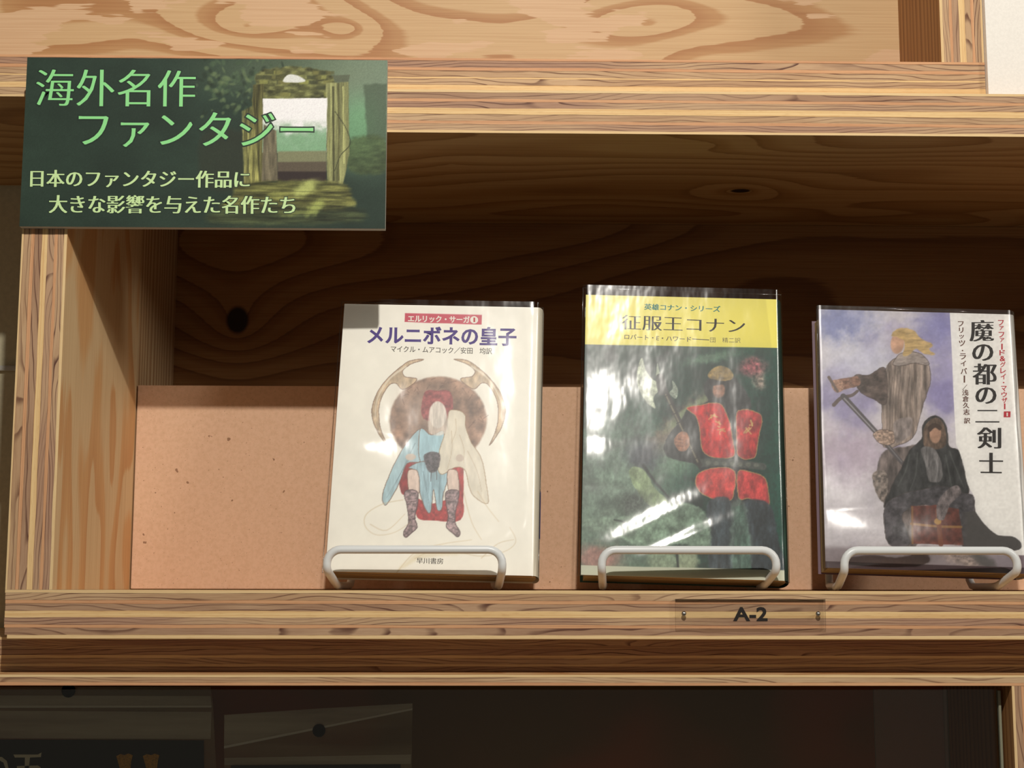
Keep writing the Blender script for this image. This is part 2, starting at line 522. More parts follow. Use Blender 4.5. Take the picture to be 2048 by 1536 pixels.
glass_pane('glass_door', -0.55, 0.2425, 0.0090, 0.0105)
g2 = glass_pane('glass_door', 0.2050, 0.2700, 0.0135, 0.0150)
slab('glass_edge_strip', 0.2701, 0.2714, 0.0120, 0.0150, -0.24, zg - 0.0005, M['glass_edge'], lc, 'xz', 0.0003)

# wall behind, to the left of the box ---------------------------------------------------
wl = slab('wall_back', -1.3, 0.9, 0.214, 0.224, -0.5, 0.9, plain('olive_grey_wall_paint', (205, 196, 165), 0.8, 0.2, grain=0.08), None, 'xz')
tag(wl, 'dim olive grey wall behind the shelves', None, None, 'structure')
tr1 = slab('trim_1', -1.3, -0.262, 0.2105, 0.2139, 0.1440, 0.1476, plain('pale_metal_trim', (190, 188, 178), 0.35, 0.6), None, 'xz', 0.0012)
tag(tr1, 'thin pale horizontal rail on the wall', None, None, 'structure')


# ------------------------------------------------------------------ flat print: painting on a fine mesh
def homography(src, dst):
    A = []
    for (x, y), (u, v) in zip(src, dst):
        A.append([x, y, 1, 0, 0, 0, -u * x, -u * y, -u])
        A.append([0, 0, 0, x, y, 1, -v * x, -v * y, -v])
    _, _, Vt = np.linalg.svd(np.array(A, float))
    return Vt[-1].reshape(3, 3)


def happly(H, x, y):
    w = H[2, 0] * x + H[2, 1] * y + H[2, 2]
    return (H[0, 0] * x + H[0, 1] * y + H[0, 2]) / w, (H[1, 0] * x + H[1, 1] * y + H[1, 2]) / w


def vnoise(x, y, seed):
    rs = np.random.RandomState(seed)
    tab = rs.rand(256, 256)
    xi = np.floor(x).astype(int); yi = np.floor(y).astype(int)
    fx = x - xi; fy = y - yi
    fx = fx * fx * (3 - 2 * fx); fy = fy * fy * (3 - 2 * fy)
    g = lambda a, b: tab[(a % 256), (b % 256)]
    return (g(xi, yi) * (1 - fx) + g(xi + 1, yi) * fx) * (1 - fy) + (g(xi, yi + 1) * (1 - fx) + g(xi + 1, yi + 1) * fx) * fy


def fbm(x, y, seed, oct=4):
    s = 0; a = 0.5; t_ = 0
    for i in range(oct):
        s = s + a * vnoise(x * 2 ** i + i * 17.3, y * 2 ** i + i * 9.1, seed + i); t_ += a; a *= 0.55
    return s / t_


def sst(x, a, b):
    t_ = np.clip((x - a) / (b - a), 0, 1)
    return t_ * t_ * (3 - 2 * t_)


class Canvas:
    """colours at the vertices of a fine grid; X, Y are the drawing's own coordinates"""
    def __init__(self, X, Y, base):
        self.X, self.Y = X, Y
        self.C = np.tile(np.array(base, float), (len(X), 1))

    def blend(self, a, col):
        col = np.asarray(col, float)
        a = np.clip(a, 0, 1)[:, None]
        self.C = self.C * (1 - a) + col * a

    def sd(self, pts, warp=0, seed=0, ws=30.0):
        X, Y = self.X, self.Y
        if warp:
            X = X + (fbm(X / ws, Y / ws, 50 + seed, 3) - 0.5) * 2 * warp
            Y = Y + (fbm(X / ws + 31, Y / ws + 7, 90 + seed, 3) - 0.5) * 2 * warp
        ins = np.zeros(len(X), bool); dm = np.full(len(X), 1e9)
        n = len(pts)
        for i in range(n):
            x0, y0 = pts[i]; x1, y1 = pts[(i + 1) % n]
            c = ((y0 > Y) != (y1 > Y))
            if y1 != y0:
                ins ^= c & (X < (x1 - x0) * (Y - y0) / (y1 - y0) + x0)
            dx, dy = x1 - x0, y1 - y0
            l2 = dx * dx + dy * dy + 1e-9
            tt = np.clip(((X - x0) * dx + (Y - y0) * dy) / l2, 0, 1)
            dm = np.minimum(dm, np.hypot(X - x0 - tt * dx, Y - y0 - tt * dy))
        return np.where(ins, -dm, dm)

    def poly(self, pts, col, a=1.0, soft=2.0, warp=0, curve=True, tex=None, outline=None, seed=0):
        if curve: pts = catmull(pts)
        d = self.sd(pts, warp, seed)
        m = sst(-d, -soft, soft) * a
        col = np.asarray(col, float)
        if tex:
            sx, sy, amp = tex
            n_ = fbm(self.X / sx, self.Y / sy, 200 + seed, 4) - 0.5
            col = col[None, :] * (1 + n_[:, None] * amp * 2)
        self.blend(m, np.clip(col, 0, 255))
        if outline:
            oc, ow, oa = outline
            self.blend(sst(-np.abs(d), -ow * 1.6, -ow * 0.4) * oa, oc)

    def ell(self, cx, cy, rx, ry, col, a=1.0, soft=0.1, rot=0, tex=None, warp=0, seed=0):
        X, Y = self.X - cx, self.Y - cy
        if warp:
            X = X + (fbm(self.X / 25, self.Y / 25, 300 + seed, 3) - 0.5) * 2 * warp
            Y = Y + (fbm(self.X / 25 + 9, self.Y / 25, 320 + seed, 3) - 0.5) * 2 * warp
        c, s = math.cos(rot), math.sin(rot)
        d = np.sqrt(((X * c + Y * s) / rx) ** 2 + ((-X * s + Y * c) / ry) ** 2)
        col = np.asarray(col, float)
        if tex:
            sx, sy, amp = tex
            col = np.clip(col[None, :] * (1 + (fbm(self.X / sx, self.Y / sy, 400 + seed, 4) - 0.5)[:, None] * amp * 2), 0, 255)
        self.blend(sst(-d, -1 - soft, -1 + soft) * a, col)

    def stroke(self, pts, w0, w1, col, a=1.0, soft=1.2, curve=True):
        if curve and len(pts) > 2: pts = catmull(pts, closed=False)
        X, Y = self.X, self.Y
        n = len(pts) - 1
        best = np.full(len(X), 1e9)
        for i in range(n):
            x0, y0 = pts[i]; x1, y1 = pts[i + 1]
            dx, dy = x1 - x0, y1 - y0
            l2 = dx * dx + dy * dy + 1e-9
            tt = np.clip(((X - x0) * dx + (Y - y0) * dy) / l2, 0, 1)
            w = w0 + (w1 - w0) * (i + tt) / n
            best = np.minimum(best, np.hypot(X - x0 - tt * dx, Y - y0 - tt * dy) - w / 2)
        self.blend(sst(-best, -soft, soft) * a, col)

    def noise(self, sx, sy, amp, seed, col=None, mask=1.0):
        n_ = fbm(self.X / sx, self.Y / sy, seed, 4) - 0.5
        if col is None:
            self.C = np.clip(self.C * (1 + n_[:, None] * 2 * amp), 0, 255)
        else:
            self.blend(sst(n_, 0.0, 0.18) * amp * mask, col)


def catmull(p, closed=True, k=5):
    out = []
    n = len(p)
    rng = range(n) if closed else range(n - 1)
    for i in rng:
        if closed:
            a, b, c, d = p[(i - 1) % n], p[i], p[(i + 1) % n], p[(i + 2) % n]
        else:
            a, b, c, d = p[max(i - 1, 0)], p[i], p[i + 1], p[min(i + 2, n - 1)]
        for j in range(k):
            s = j / k
            out.append(tuple(0.5 * ((2 * b[q]) + (-a[q] + c[q]) * s + (2 * a[q] - 5 * b[q] + 4 * c[q] - d[q]) * s * s + (-a[q] + 3 * b[q] - 3 * c[q] + d[q]) * s ** 3) for q in (0, 1)))
    if not closed: out.append(tuple(p[-1]))
    return out


def print_mat(name, rough=0.45, spec=0.4, weave=0.0):
    t = NT(name)
    a = t.n('ShaderNodeVertexColor', layer_name='ink')
    t.t.links.new(a.outputs[0], t.b.inputs['Base Color'])
    t.b.inputs['Roughness'].default_value = rough
    t.b.inputs['Specular IOR Level'].default_value = spec
    return t.m


def grid_print(name, W, H, nx, ny, paint, mat, parent, round_right=0.0, flip=False):
    """upright sheet W x H in the parent's xz plane at y=0 with painted vertices; paint gets u, v in 0..1"""
    us = np.linspace(0, 1, nx + 1); vs = np.linspace(0, 1, ny + 1)
    Ug, Vg = np.meshgrid(us, vs)
    Uf, Vf = Ug.ravel(), Vg.ravel()
    yy = np.zeros_like(Uf)
    xx = Uf * W
    if round_right:
        k = xx - (W - round_right)
        kk = np.clip(k / round_right, 0, 1)
        yy = np.where(k > 0, round_right * (1 - np.sqrt(np.clip(1 - kk ** 2 * 0.98, 0, 1))) * 0.8, 0)
    co = np.stack([xx, yy, Vf * H], 1).astype(np.float32)
    me = bpy.data.meshes.new(name)
    nq = nx * ny
    me.vertices.add(len(co)); me.vertices.foreach_set('co', co.ravel())
    i = np.arange(nx)[None, :] + np.arange(ny)[:, None] * (nx + 1)
    quads = np.stack([i, i + 1, i + nx + 2, i + nx + 1], -1).reshape(-1)
    me.loops.add(nq * 4); me.loops.foreach_set('vertex_index', quads.astype(np.int32))
    me.polygons.add(nq)
    me.polygons.foreach_set('loop_start', np.arange(0, nq * 4, 4, dtype=np.int32))
    me.polygons.foreach_set('use_smooth', [True] * nq)
    me.update(calc_edges=True)
    C = paint(Uf, Vf)
    at = me.color_attributes.new(name='ink', type='FLOAT_COLOR', domain='POINT')
    buf = np.ones((len(co), 4), np.float32); buf[:, :3] = lin(C)
    at.data.foreach_set('color', buf.ravel())
    me.materials.append(mat)
    o = bpy.data.objects.new(name, me)
    COL.objects.link(o)
    o.parent = parent
    return o


_font_cache = {}


def glyph_mesh(text, offset=0.0):
    key = (text, offset)
    if key not in _font_cache:
        c = bpy.data.curves.new('lettering_source', 'FONT')
        c.body = text
        c.offset = offset
        c.resolution_u = 3
        c.fill_mode = 'FRONT'
        ob = bpy.data.objects.new('lettering_source', c)
        COL.objects.link(ob)
        dg = bpy.context.evaluated_depsgraph_get()
        me = bpy.data.meshes.new_from_object(ob.evaluated_get(dg))
        co = np.zeros(len(me.vertices) * 3); me.vertices.foreach_get('co', co)
        fs = [tuple(p.vertices) for p in me.polygons]
        bpy.data.objects.remove(ob); bpy.data.curves.remove(c); bpy.data.meshes.remove(me)
        _font_cache[key] = (co.reshape(-1, 3)[:, :2], fs)
    return _font_cache[key]


class Sheet:
    """a printed sheet: drawing coordinates <-> sheet-local (x, z)"""
    def __init__(self, obj, W, H, corners, origin, scale):
        # corners of the sheet TL TR BL BR in picture coordinates
        self.obj, self.W, self.H = obj, W, H
        self.ox, self.oy, self.s = origin[0], origin[1], scale
        c = [((x - self.ox) * self.s, (y - self.oy) * self.s) for x, y in corners]
        self.to_uv = homography(c, [(0, 1), (1, 1), (0, 0), (1, 0)])
        self.to_xy = homography([(0, 1), (1, 1), (0, 0), (1, 0)], c)

    def text(self, name, jobs, mat, lift=0.00004):
        """jobs: (text, TL, TR, BL, offset, shifts, rot90); one mesh"""
        V, Fs = [], []
        for job in jobs:
            s, TL, TR, BL = job[:4]
            off = job[4] if len(job) > 4 else 0.0
            shifts = job[5] if len(job) > 5 else (0.0,)
            rot = job[6] if len(job) > 6 else False
            co, fs = glyph_mesh(s, off)
            p = co.copy()
            if rot: p = np.stack([p[:, 1], -p[:, 0]], 1)
            p0 = glyph_mesh(s, 0.0)[0]
            if rot: p0 = np.stack([p0[:, 1], -p0[:, 0]], 1)
            mn, mx = p0.min(0), p0.max(0)
            q = (p - mn) / (mx - mn)
            em = 1.0 / (mx[0] - mn[0])
            for k, sh in enumerate(shifts):
                a = q[:, 0] + sh * em; b = 1 - q[:, 1]
                x = TL[0] + (TR[0] - TL[0]) * a + (BL[0] - TL[0]) * b
                y = TL[1] + (TR[1] - TL[1]) * a + (BL[1] - TL[1]) * b
                u, v = happly(self.to_uv, x, y)
                base = len(V)
                V += [(uu * self.W, -lift - 0.000004 * k, vv * self.H) for uu, vv in zip(u, v)]
                Fs += [tuple(base + i for i in f) for f in fs]
        o = mesh_obj(name, V, Fs, [mat], self.obj)
        return o


def jobchar(ch, cx, cy, w, h, off=0.0, shifts=(0.0,), rot=False, frac=None):
    fx, fy = frac or (1.0, 1.0)
    w2, h2 = w * fx / 2, h * fy / 2
    return (ch, (cx - w2, cy - h2), (cx + w2, cy - h2), (cx - w2, cy + h2), off, shifts, rot)


ink = {}


def inkm(name, c, rough=0.5):
    if name not in ink:
        ink[name] = plain(name, c, rough, 0.3)
    return ink[name]


# ------------------------------------------------------------------ the sign
SG = dict(x0=-0.2454, x1=-0.0526, z0=0.1900, z1=0.2828)
sign = empty('shelf_sign', (SG['x0'], -0.0049, SG['z0']), None, 'dark green foam board sign with a painted ruined doorway fixed over the shelf corner', 'sign')
SW, SH = SG['x1'] - SG['x0'], SG['z1'] - SG['z0']


def paint_sign(u, v):
    H = sheet_sign_xy
    X, Y = happly(H, u, v)
    c = Canvas(X, Y, (42, 58, 48))
    c.noise(260, 160, 0.18, 3)
    # misty light on the right
    c.ell(1900, 200, 330, 330, (150, 168, 146), 0.75, 0.75)
    c.ell(1830, 420, 130, 170, (120, 176, 128), 0.7, 0.7)
    c.ell(1500, 120, 420, 130, (120, 134, 104), 0.5, 0.8)
    # foliage
    for k in range(150):
        rs = random.Random(k)
        x = rs.gauss(1180, 110); y = rs.gauss(190, 95)
        c.ell(x, y, rs.uniform(7, 22), rs.uniform(5, 14), rs.choice([(86, 108, 78), (66, 86, 62), (40, 52, 40), (112, 130, 90)]), 0.55, 0.5, rs.uniform(0, 3))
    c.poly([(1850, 185), (1975, 180), (1975, 480), (1870, 470)], (78, 92, 74), 0.7, 8, 6, False)
    c.poly([(1770, 480), (1960, 470), (1970, 640), (1780, 640)], (74, 86, 52), 0.7, 14, 10, tex=(40, 16, 0.4))
    c.poly([(1000, 450), (1240, 455), (1240, 720), (1010, 720)], (52, 54, 42), 0.55, 20, 6)
    # stone work
    c.poly([(1272, 140), (1330, 105), (1450, 92), (1560, 100), (1640, 118), (1700, 150), (1700, 265), (1265, 270)], (104, 106, 66), 1, 8, 12, False, tex=(40, 16, 0.7))
    rs = random.Random(5)
    for k in range(40):
        x = rs.uniform(1270, 1670); y = rs.choice([125, 150, 176, 205, 240])
        c.poly([(x, y - 10), (x + 46, y - 9), (x + 45, y + 9), (x, y + 10)], rs.choice([(150, 152, 84), (92, 92, 56), (126, 124, 72), (66, 70, 48)]), 0.7, 3, 2, False)
    c.poly([(1262, 190), (1318, 185), (1322, 700), (1250, 715)], (92, 90, 54), 1, 3, 3, False, tex=(9, 200, 0.8))
    c.poly([(1205, 330), (1262, 300), (1300, 700), (1222, 720)], (156, 154, 92), 0.85, 6, 3, False, tex=(10, 150, 0.9))
    c.poly([(1650, 180), (1772, 172), (1776, 560), (1745, 712), (1660, 712)], (138, 140, 94), 1, 3, 3, False, tex=(12, 220, 0.6), seed=4)
    c.stroke([(1688, 200), (1695, 690)], 10, 10, (66, 66, 44), 0.8)
    c.stroke([(1716, 200), (1722, 690)], 6, 6, (90, 88, 54), 0.8)
    c.stroke([(1742, 200), (1748, 600)], 9, 8, (206, 208, 138), 0.7)
    c.poly([(1685, 138), (1778, 135), (1770, 172), (1695, 176)], (96, 104, 84), 1, 3, 2, False)
    # the bright opening
    op = [(1316, 264), (1658, 258), (1654, 545), (1396, 548), (1316, 548)]
    c.poly(op, (252, 250, 252), 1, 2, 2, False)
    inside = sst(-c.sd(op), -1, 2)
    c.blend(inside * sst(c.Y, 360, 420) * sst(fbm(c.X / 60, c.Y / 50, 8), 0.25, 0.5), (188, 206, 186))
    c.blend(inside * sst(c.Y + fbm(c.X / 50, c.Y / 40, 9) * 70, 430, 500) * 0.9, (128, 172, 132))
    c.poly([(1396, 540), (1656, 536), (1656, 610), (1396, 610)], (132, 134, 102), 1, 5, 0, False)
    c.poly([(1396, 596), (1656, 592), (1656, 650), (1396, 650)], (96, 86, 72), 1, 5, 0, False)
    c.poly([(1396, 645), (1656, 645), (1656, 696), (1396, 696)], (54, 44, 42), 1, 5, 0, False)
    c.poly([(1322, 398), (1388, 432), (1398, 694), (1312, 700)], (120, 112, 90), 1, 3, 2, False, tex=(14, 120, 0.4))
    c.poly([(1425, 160), (1450, 136), (1500, 142), (1540, 164), (1520, 176), (1432, 176)], (226, 228, 222), 1, 3, 2)
    c.stroke([(1700, 330), (1760, 420), (1780, 500), (1730, 560), (1700, 640)], 5, 4, (52, 54, 40), 0.7)
    # floor
    c.poly([(1225, 705), (1700, 698), (1790, 770), (1760, 840), (1130, 850), (1160, 770)], (104, 104, 58), 0.95, 14, 10, tex=(120, 12, 0.8))
    c.poly([(1120, 840), (1770, 830), (1800, 910), (1080, 920)], (74, 80, 50), 0.7, 24, 10, tex=(150, 12, 0.8))
    c.ell(1545, 735, 70, 34, (206, 216, 128), 0.8, 0.6, -0.5, warp=12)
    c.ell(1400, 770, 70, 20, (170, 176, 96), 0.6, 0.6, -0.2, warp=12)
    c.ell(1600, 835, 55, 26, (196, 210, 116), 0.7, 0.6, -0.7, warp=12)
    c.ell(1500, 860, 90, 16, (150, 158, 86), 0.5, 0.6, -0.1, warp=12)
    for k in range(7):
        y = 750 + k * 24
        c.stroke([(1180 - k * 8, y + 6), (1480, y), (1760, y + 3)], 4, 4, (50, 50, 34), 0.45, 3)
    c.C = np.clip(c.C * (1 + (np.random.RandomState(1).rand(len(c.X), 1) - 0.5) * 0.10), 0, 255)
    return c.C


sign_corners = [(46, 110), (773, 112), (770, 449), (36, 446)]
_cs = [((x - 20) * 2.6256, (y - 90) * 2.6256) for x, y in (sign_corners[0], sign_corners[1], sign_corners[3], sign_corners[2])]
sheet_sign_xy = homography([(0, 1), (1, 1), (0, 0), (1, 0)], _cs)
M['print_sign'] = print_mat('printed_matte_card', 0.6, 0.25)
fc = grid_print('printed_face', SW, SH, 460, 214, paint_sign, M['print_sign'], sign)
bd = slab('foam_core', 0, SW, 0.0002, 0.0048, 0, SH, plain('pale_foam_edge', (196, 192, 180), 0.8, 0.2), sign, 'xz', 0.0)
sh = Sheet(fc, SW, SH, [(46, 110), (773, 112), (36, 446), (770, 449)], (20, 90), 2.6256)
MIN3 = (-0.022, 0.0, 0.022)
dk = inkm('dark_green_ink', (30, 46, 36))
gr = inkm('light_green_ink', (146, 226, 146))
pg = inkm('pale_green_ink', (206, 236, 170))
t1 = ('海外名作', (118, 113), (958, 113), (117, 309))
t2 = ('ファンタジー', (346, 335), (1583, 335), (346, 521))
t3 = ('日本のファンタジー作品に', (98, 640), (1248, 642), (97, 730))
t4 = ('大きな影響を与えた名作たち', (197, 770), (1490, 772), (197, 866))
sh.text('lettering_outline', [(*t1, 0.02, (-0.012, 0.012)), (*t2, 0.03, (-0.01, 0.01)), (*t3, 0.03, (-0.036, 0, 0.036)), (*t4, 0.03, (-0.036, 0, 0.036))], dk, 0.00003)
sh.text('title_lettering', [(*t1, -0.010, (-0.016, 0, 0.016)), (*t2, -0.006, (-0.014, 0, 0.014))], gr, 0.00007)
sh.text('subtitle_lettering', [(*t3, -0.006, (-0.036, -0.018, 0, 0.018, 0.036)), (*t4, -0.006, (-0.036, -0.018, 0.0, 0.018, 0.036))], pg, 0.00007)


# ------------------------------------------------------------------ book cover pictures
def paint_red_book(u, v):
    X, Y = happly(B1xy, u, v)
    c = Canvas(X, Y, (246, 242, 230))
    ol = ((120, 88, 72), 2.0, 0.75)
    # big round shield-like disc
    c.ell(634, 645, 240, 215, (152, 122, 104), 1, 0.03, 0, tex=(40, 40, 0.45), warp=3)
    c.ell(540, 590, 110, 110, (188, 164, 148), 0.5, 0.8)
    for k in range(26):
        rs = random.Random(k); a = rs.uniform(-2.9, 0.2); r = rs.uniform(170, 228)
        x, y = 634 + r * math.cos(a), 645 + r * 0.9 * math.sin(a)
        c.stroke([(x, y), (x + rs.uniform(-30, 30), y + rs.uniform(-20, 30))], 4, 2, (104, 78, 66), 0.6, 2)
    # tapering crescents each side
    for s in (-1, 1):
        q = lambda x: 636 + s * (x - 636)
        c.poly([(q(712), 345), (q(780), 352), (q(860), 410), (q(930), 490), (q(966), 590), (q(950), 680), (q(888), 772), (q(925), 680), (q(930), 570), (q(890), 480), (q(850), 462), (q(815), 492), (q(770), 470), (q(745), 440), (q(800), 430), (q(815), 400), (q(770), 365)],
               (196, 172, 142), 0.95, 2, 2, True, (20, 40, 0.35), ol)
        c.stroke([(q(800), 380), (q(880), 440), (q(940), 540), (q(950), 640)], 10, 3, (236, 226, 208), 0.7, 3)
    # red seat with blue and cream cloth over it
    c.poly([(565, 510), (632, 498), (695, 508), (708, 600), (690, 640), (560, 640)], (156, 84, 84), 1, 3, 3, True, (16, 16, 0.35))
    c.poly([(450, 840), (520, 830), (530, 900), (480, 1010), (445, 985)], (150, 48, 50), 1, 2, 2, True, (12, 30, 0.3))
    c.poly([(700, 870), (756, 850), (756, 1080), (735, 1142), (690, 1090)], (168, 56, 58), 1, 2, 2, True, (12, 30, 0.3))
    c.poly([(528, 1035), (600, 1060), (745, 1030), (745, 1142), (600, 1142), (532, 1128)], (172, 60, 60), 1, 2, 2, True, (12, 12, 0.3))
    c.poly([(545, 690), (500, 730), (450, 800), (400, 900), (360, 1010), (365, 1055), (385, 1058), (440, 960), (480, 860), (545, 850), (550, 760)], (172, 200, 208), 1, 2, 2, True, (14, 60, 0.14), ol)
    c.poly([(545, 690), (600, 720), (662, 700), (655, 810), (640, 860), (545, 850)], (170, 204, 214), 1, 2, 2, True, (14, 60, 0.14), ol)
    c.poly([(488, 880), (560, 850), (640, 870), (700, 880), (664, 1000), (652, 1085), (628, 1085), (612, 990), (598, 1098), (575, 1090), (545, 1010), (520, 900)], (160, 190, 200), 1, 2, 2, True, (9, 60, 0.25), ol)
    for (x0, y0, x1, y1) in ((520, 760, 400, 1010), (500, 820, 380, 1030), (600, 900, 610, 1040), (560, 900, 590, 1060), (645, 900, 640, 1060)):
        c.stroke([(x0, y0), (x1, y1)], 4, 1.5, (96, 112, 122), 0.5, 2)
    c.poly([(690, 600), (735, 598), (768, 625), (770, 680), (800, 760), (850, 840), (872, 960), (880, 1060), (800, 1010), (770, 900), (720, 880), (655, 915), (632, 880), (640, 800), (665, 720), (680, 650)], (228, 220, 202), 1, 2, 2, True, (20, 60, 0.08), ((158, 128, 96), 2.0, 0.7))
    for (a, b) in (((700, 700), (680, 890)), ((740, 720), (760, 860)), ((780, 800), (850, 1000)), ((720, 640), (700, 760))):
        c.stroke([a, ((a[0] + b[0]) / 2 + 12, (a[1] + b[1]) / 2), b], 3, 1.5, (176, 150, 118), 0.6, 2)
    c.ell(632, 620, 42, 66, (228, 220, 210), 1, 0.06, 0, tex=(8, 40, 0.10))
    c.poly([(592, 590), (630, 552), (670, 590), (684, 690), (640, 722), (586, 700)], (226, 216, 204), 0.75, 4, 3, True, (6, 60, 0.25))
    c.poly([(565, 815), (640, 808), (638, 880), (612, 905), (580, 890)], (92, 84, 88), 0.95, 3, 4, True, (8, 8, 0.6))
    c.stroke([(600, 890), (598, 950)], 4, 3, (80, 72, 76), 0.8)
    c.stroke([(626, 890), (628, 940)], 4, 3, (80, 72, 76), 0.8)
    # two pale shapes with metal wrappings below
    for dx in (0, 196):
        c.poly([(484 + dx, 905), (512 + dx, 890), (536 + dx, 910), (540 + dx, 1005), (494 + dx, 1005)], (226, 204, 190), 1, 2, 2, True, (10, 30, 0.12), ol)
        s = 1 if dx == 0 else -1
        m = lambda x: (505 + s * (x - 505)) + dx
        c.poly([(m(468), 1005), (m(500), 990), (m(534), 1008), (m(528), 1080), (m(520), 1130), (m(530), 1175), (m(500), 1205), (m(474), 1224), (m(464), 1200), (m(488), 1150), (m(482), 1080)], (150, 128, 130), 1, 2, 3, True, (9, 9, 0.6), ((84, 62, 64), 2.5, 0.8))
        c.stroke([(m(478), 1052), (m(530), 1045)], 4, 4, (84, 62, 66), 0.7)
        c.stroke([(m(486), 1140), (m(524), 1130)], 4, 4, (84, 62, 66), 0.7)
    c.ell(497, 828, 26, 16, (206, 190, 176), 1, 0.15, warp=3)
    c.ell(742, 835, 20, 18, (206, 190, 176), 1, 0.15, warp=3)
    # faint tan swirls
    tan = (206, 186, 152)
    for p in ([(460, 1040), (360, 1060), (280, 1110), (275, 1170), (330, 1212), (420, 1200), (500, 1150)], [(300, 1160), (380, 1190), (470, 1110)], [(830, 1000), (880, 1080), (935, 1150)],
              [(760, 1000), (800, 1150), (850, 1240)], [(430, 1400), (520, 1300), (640, 1262), (800, 1240)], [(520, 1330), (650, 1280), (830, 1320), (960, 1300), (1020, 1250), (990, 1180)],
              [(850, 1330), (930, 1260), (1010, 1240)]):
        c.stroke(p, 5, 3, tan, 0.55, 3)
    c.poly([(440, 1385), (520, 1310), (640, 1270), (900, 1290), (760, 1310), (560, 1330)], (226, 212, 176), 0.5, 10, 6)
    # heading box
    c.poly([(467, 114), (850, 123), (849, 172), (466, 158)], (196, 52, 78), 1, 1.2, 0, False)
    c.noise(60, 60, 0.02, 77)
    return c.C


def paint_green_book(u, v):
    X, Y = happly(B2xy, u, v)
    c = Canvas(X, Y, (30, 62, 50))
    c.C = np.array((26, 56, 46))[None, :] * (0.55 + 1.1 * fbm(X / 190, Y / 240, 31, 5))[:, None]
    c.noise(120, 90, 0.9, 14, (22, 34, 32))
    c.blend(sst(X, 800, 1060) * 0.6, (24, 96, 78))
    c.blend(sst(Y, 620, 1250) * sst(-X, -760, -300) * 0.8, (120, 142, 122))
    c.ell(250, 900, 230, 330, (130, 146, 132), 0.7, 0.6, 0, tex=(60, 60, 0.5), warp=30)
    c.ell(560, 700, 240, 60, (150, 124, 112), 0.8, 0.6, -0.75, warp=26)
    c.ell(600, 640, 140, 26, (128, 148, 110), 0.8, 0.5, -0.7, warp=16)
    c.ell(540, 860, 130, 80, (124, 152, 128), 0.7, 0.6, -0.4, warp=26)
    c.ell(380, 850, 80, 70, (64, 68, 84), 0.7, 0.6, 0, warp=20)
    c.ell(700, 380, 120, 22, (150, 178, 150), 0.5, 0.7, -0.2, warp=16)
    c.ell(905, 425, 62, 44, (160, 84, 92), 0.85, 0.6, 0, tex=(12, 12, 0.8), warp=14)
    c.ell(935, 490, 30, 40, (186, 150, 140), 0.7, 0.6, 0, tex=(12, 12, 0.8), warp=10)
    # dark cloaked mass
    c.poly([(690, 470), (750, 430), (820, 470), (880, 560), (900, 620), (860, 720), (880, 1060), (700, 1060), (640, 900), (500, 860), (485, 780), (560, 680), (600, 620), (690, 590), (670, 540)], (44, 46, 46), 1, 4, 6, True, (20, 30, 0.6))
    c.poly([(690, 470), (710, 435), (755, 418), (800, 440), (810, 480), (750, 492)], (148, 124, 76), 1, 3, 3, True, (40, 14, 0.4))
    c.ell(742, 535, 30, 38, (156, 112, 90), 1, 0.2, 0, tex=(16, 16, 0.3))
    c.poly([(700, 480), (760, 492), (812, 490), (806, 520), (760, 508), (706, 514)], (40, 34, 32), 0.9, 4, 3)
    # red cloth panels
    red = (196, 44, 44)
    og = ((188, 150, 92), 2.2, 0.8)
    c.poly([(588, 622), (660, 606), (745, 600), (790, 680), (808, 780), (812, 850), (735, 862), (665, 825), (650, 720), (632, 660)], red, 1, 3, 3, True, (30, 50, 0.35), og)
    c.poly([(835, 632), (942, 655), (935, 740), (925, 800), (905, 860), (835, 850), (825, 740)], (176, 52, 52), 1, 4, 4, True, (30, 50, 0.4), og)
    c.poly([(650, 930), (740, 905), (815, 925), (812, 1020), (790, 1062), (720, 1060), (650, 1020), (628, 970)], (204, 70, 66), 1, 3, 3, True, (30, 50, 0.3), og)
    c.poly([(832, 925), (900, 930), (960, 960), (978, 1082), (930, 1075), (880, 1050), (835, 1050)], (190, 66, 66), 1, 3, 3, True, (30, 50, 0.4), og)
    rs = random.Random(3)
    for (cx, cy) in ((715, 665), (735, 700), (750, 735), (885, 690), (880, 730)):
        for k in range(4):
            c.stroke([(cx + rs.uniform(-22, 22), cy + rs.uniform(-16, 16)), (cx + rs.uniform(-22, 22), cy + rs.uniform(-16, 16))], 8, 5, (206, 180, 110), 0.8, 2)
    c.stroke([(660, 885), (760, 880), (950, 900)], 40, 34, (78, 84, 78), 0.95, 4)
    for k in range(7):
        c.ell(690 + k * 38, 884 + k * 1.5, 12, 10, (128, 132, 118), 0.6, 0.4)
    # legs in shadow
    c.poly([(690, 1070), (800, 1075), (800, 1380), (700, 1390), (690, 1240)], (62, 72, 78), 0.95, 6, 6, True, (20, 60, 0.6))
    c.poly([(860, 1065), (980, 1080), (1020, 1250), (1050, 1390), (900, 1390), (880, 1200)], (52, 60, 66), 0.95, 6, 6, True, (20, 60, 0.6))
    c.poly([(800, 1090), (870, 1090), (890, 1390), (800, 1390)], (128, 152, 138), 0.6, 10, 10, True, (16, 50, 0.5))
    # axe
    c.stroke([(452, 470), (650, 895)], 26, 22, (52, 48, 44), 1, 2, False)
    c.stroke([(450, 480), (640, 880)], 8, 7, (148, 142, 118), 0.8, 3, False)
    for k in range(9):
        x = 470 + k * 20; y = 520 + k * 43
        c.stroke([(x - 11, y + 5), (x + 11, y - 5)], 5, 5, (40, 36, 34), 0.8, 2, False)
    c.poly([(372, 378), (350, 430), (348, 500), (368, 556), (400, 600), (438, 624), (428, 575), (450, 545), (468, 540), (450, 500), (420, 480), (392, 440)], (190, 198, 176), 1, 2, 2, True, (16, 16, 0.45), ((90, 100, 90), 2, 0.6))
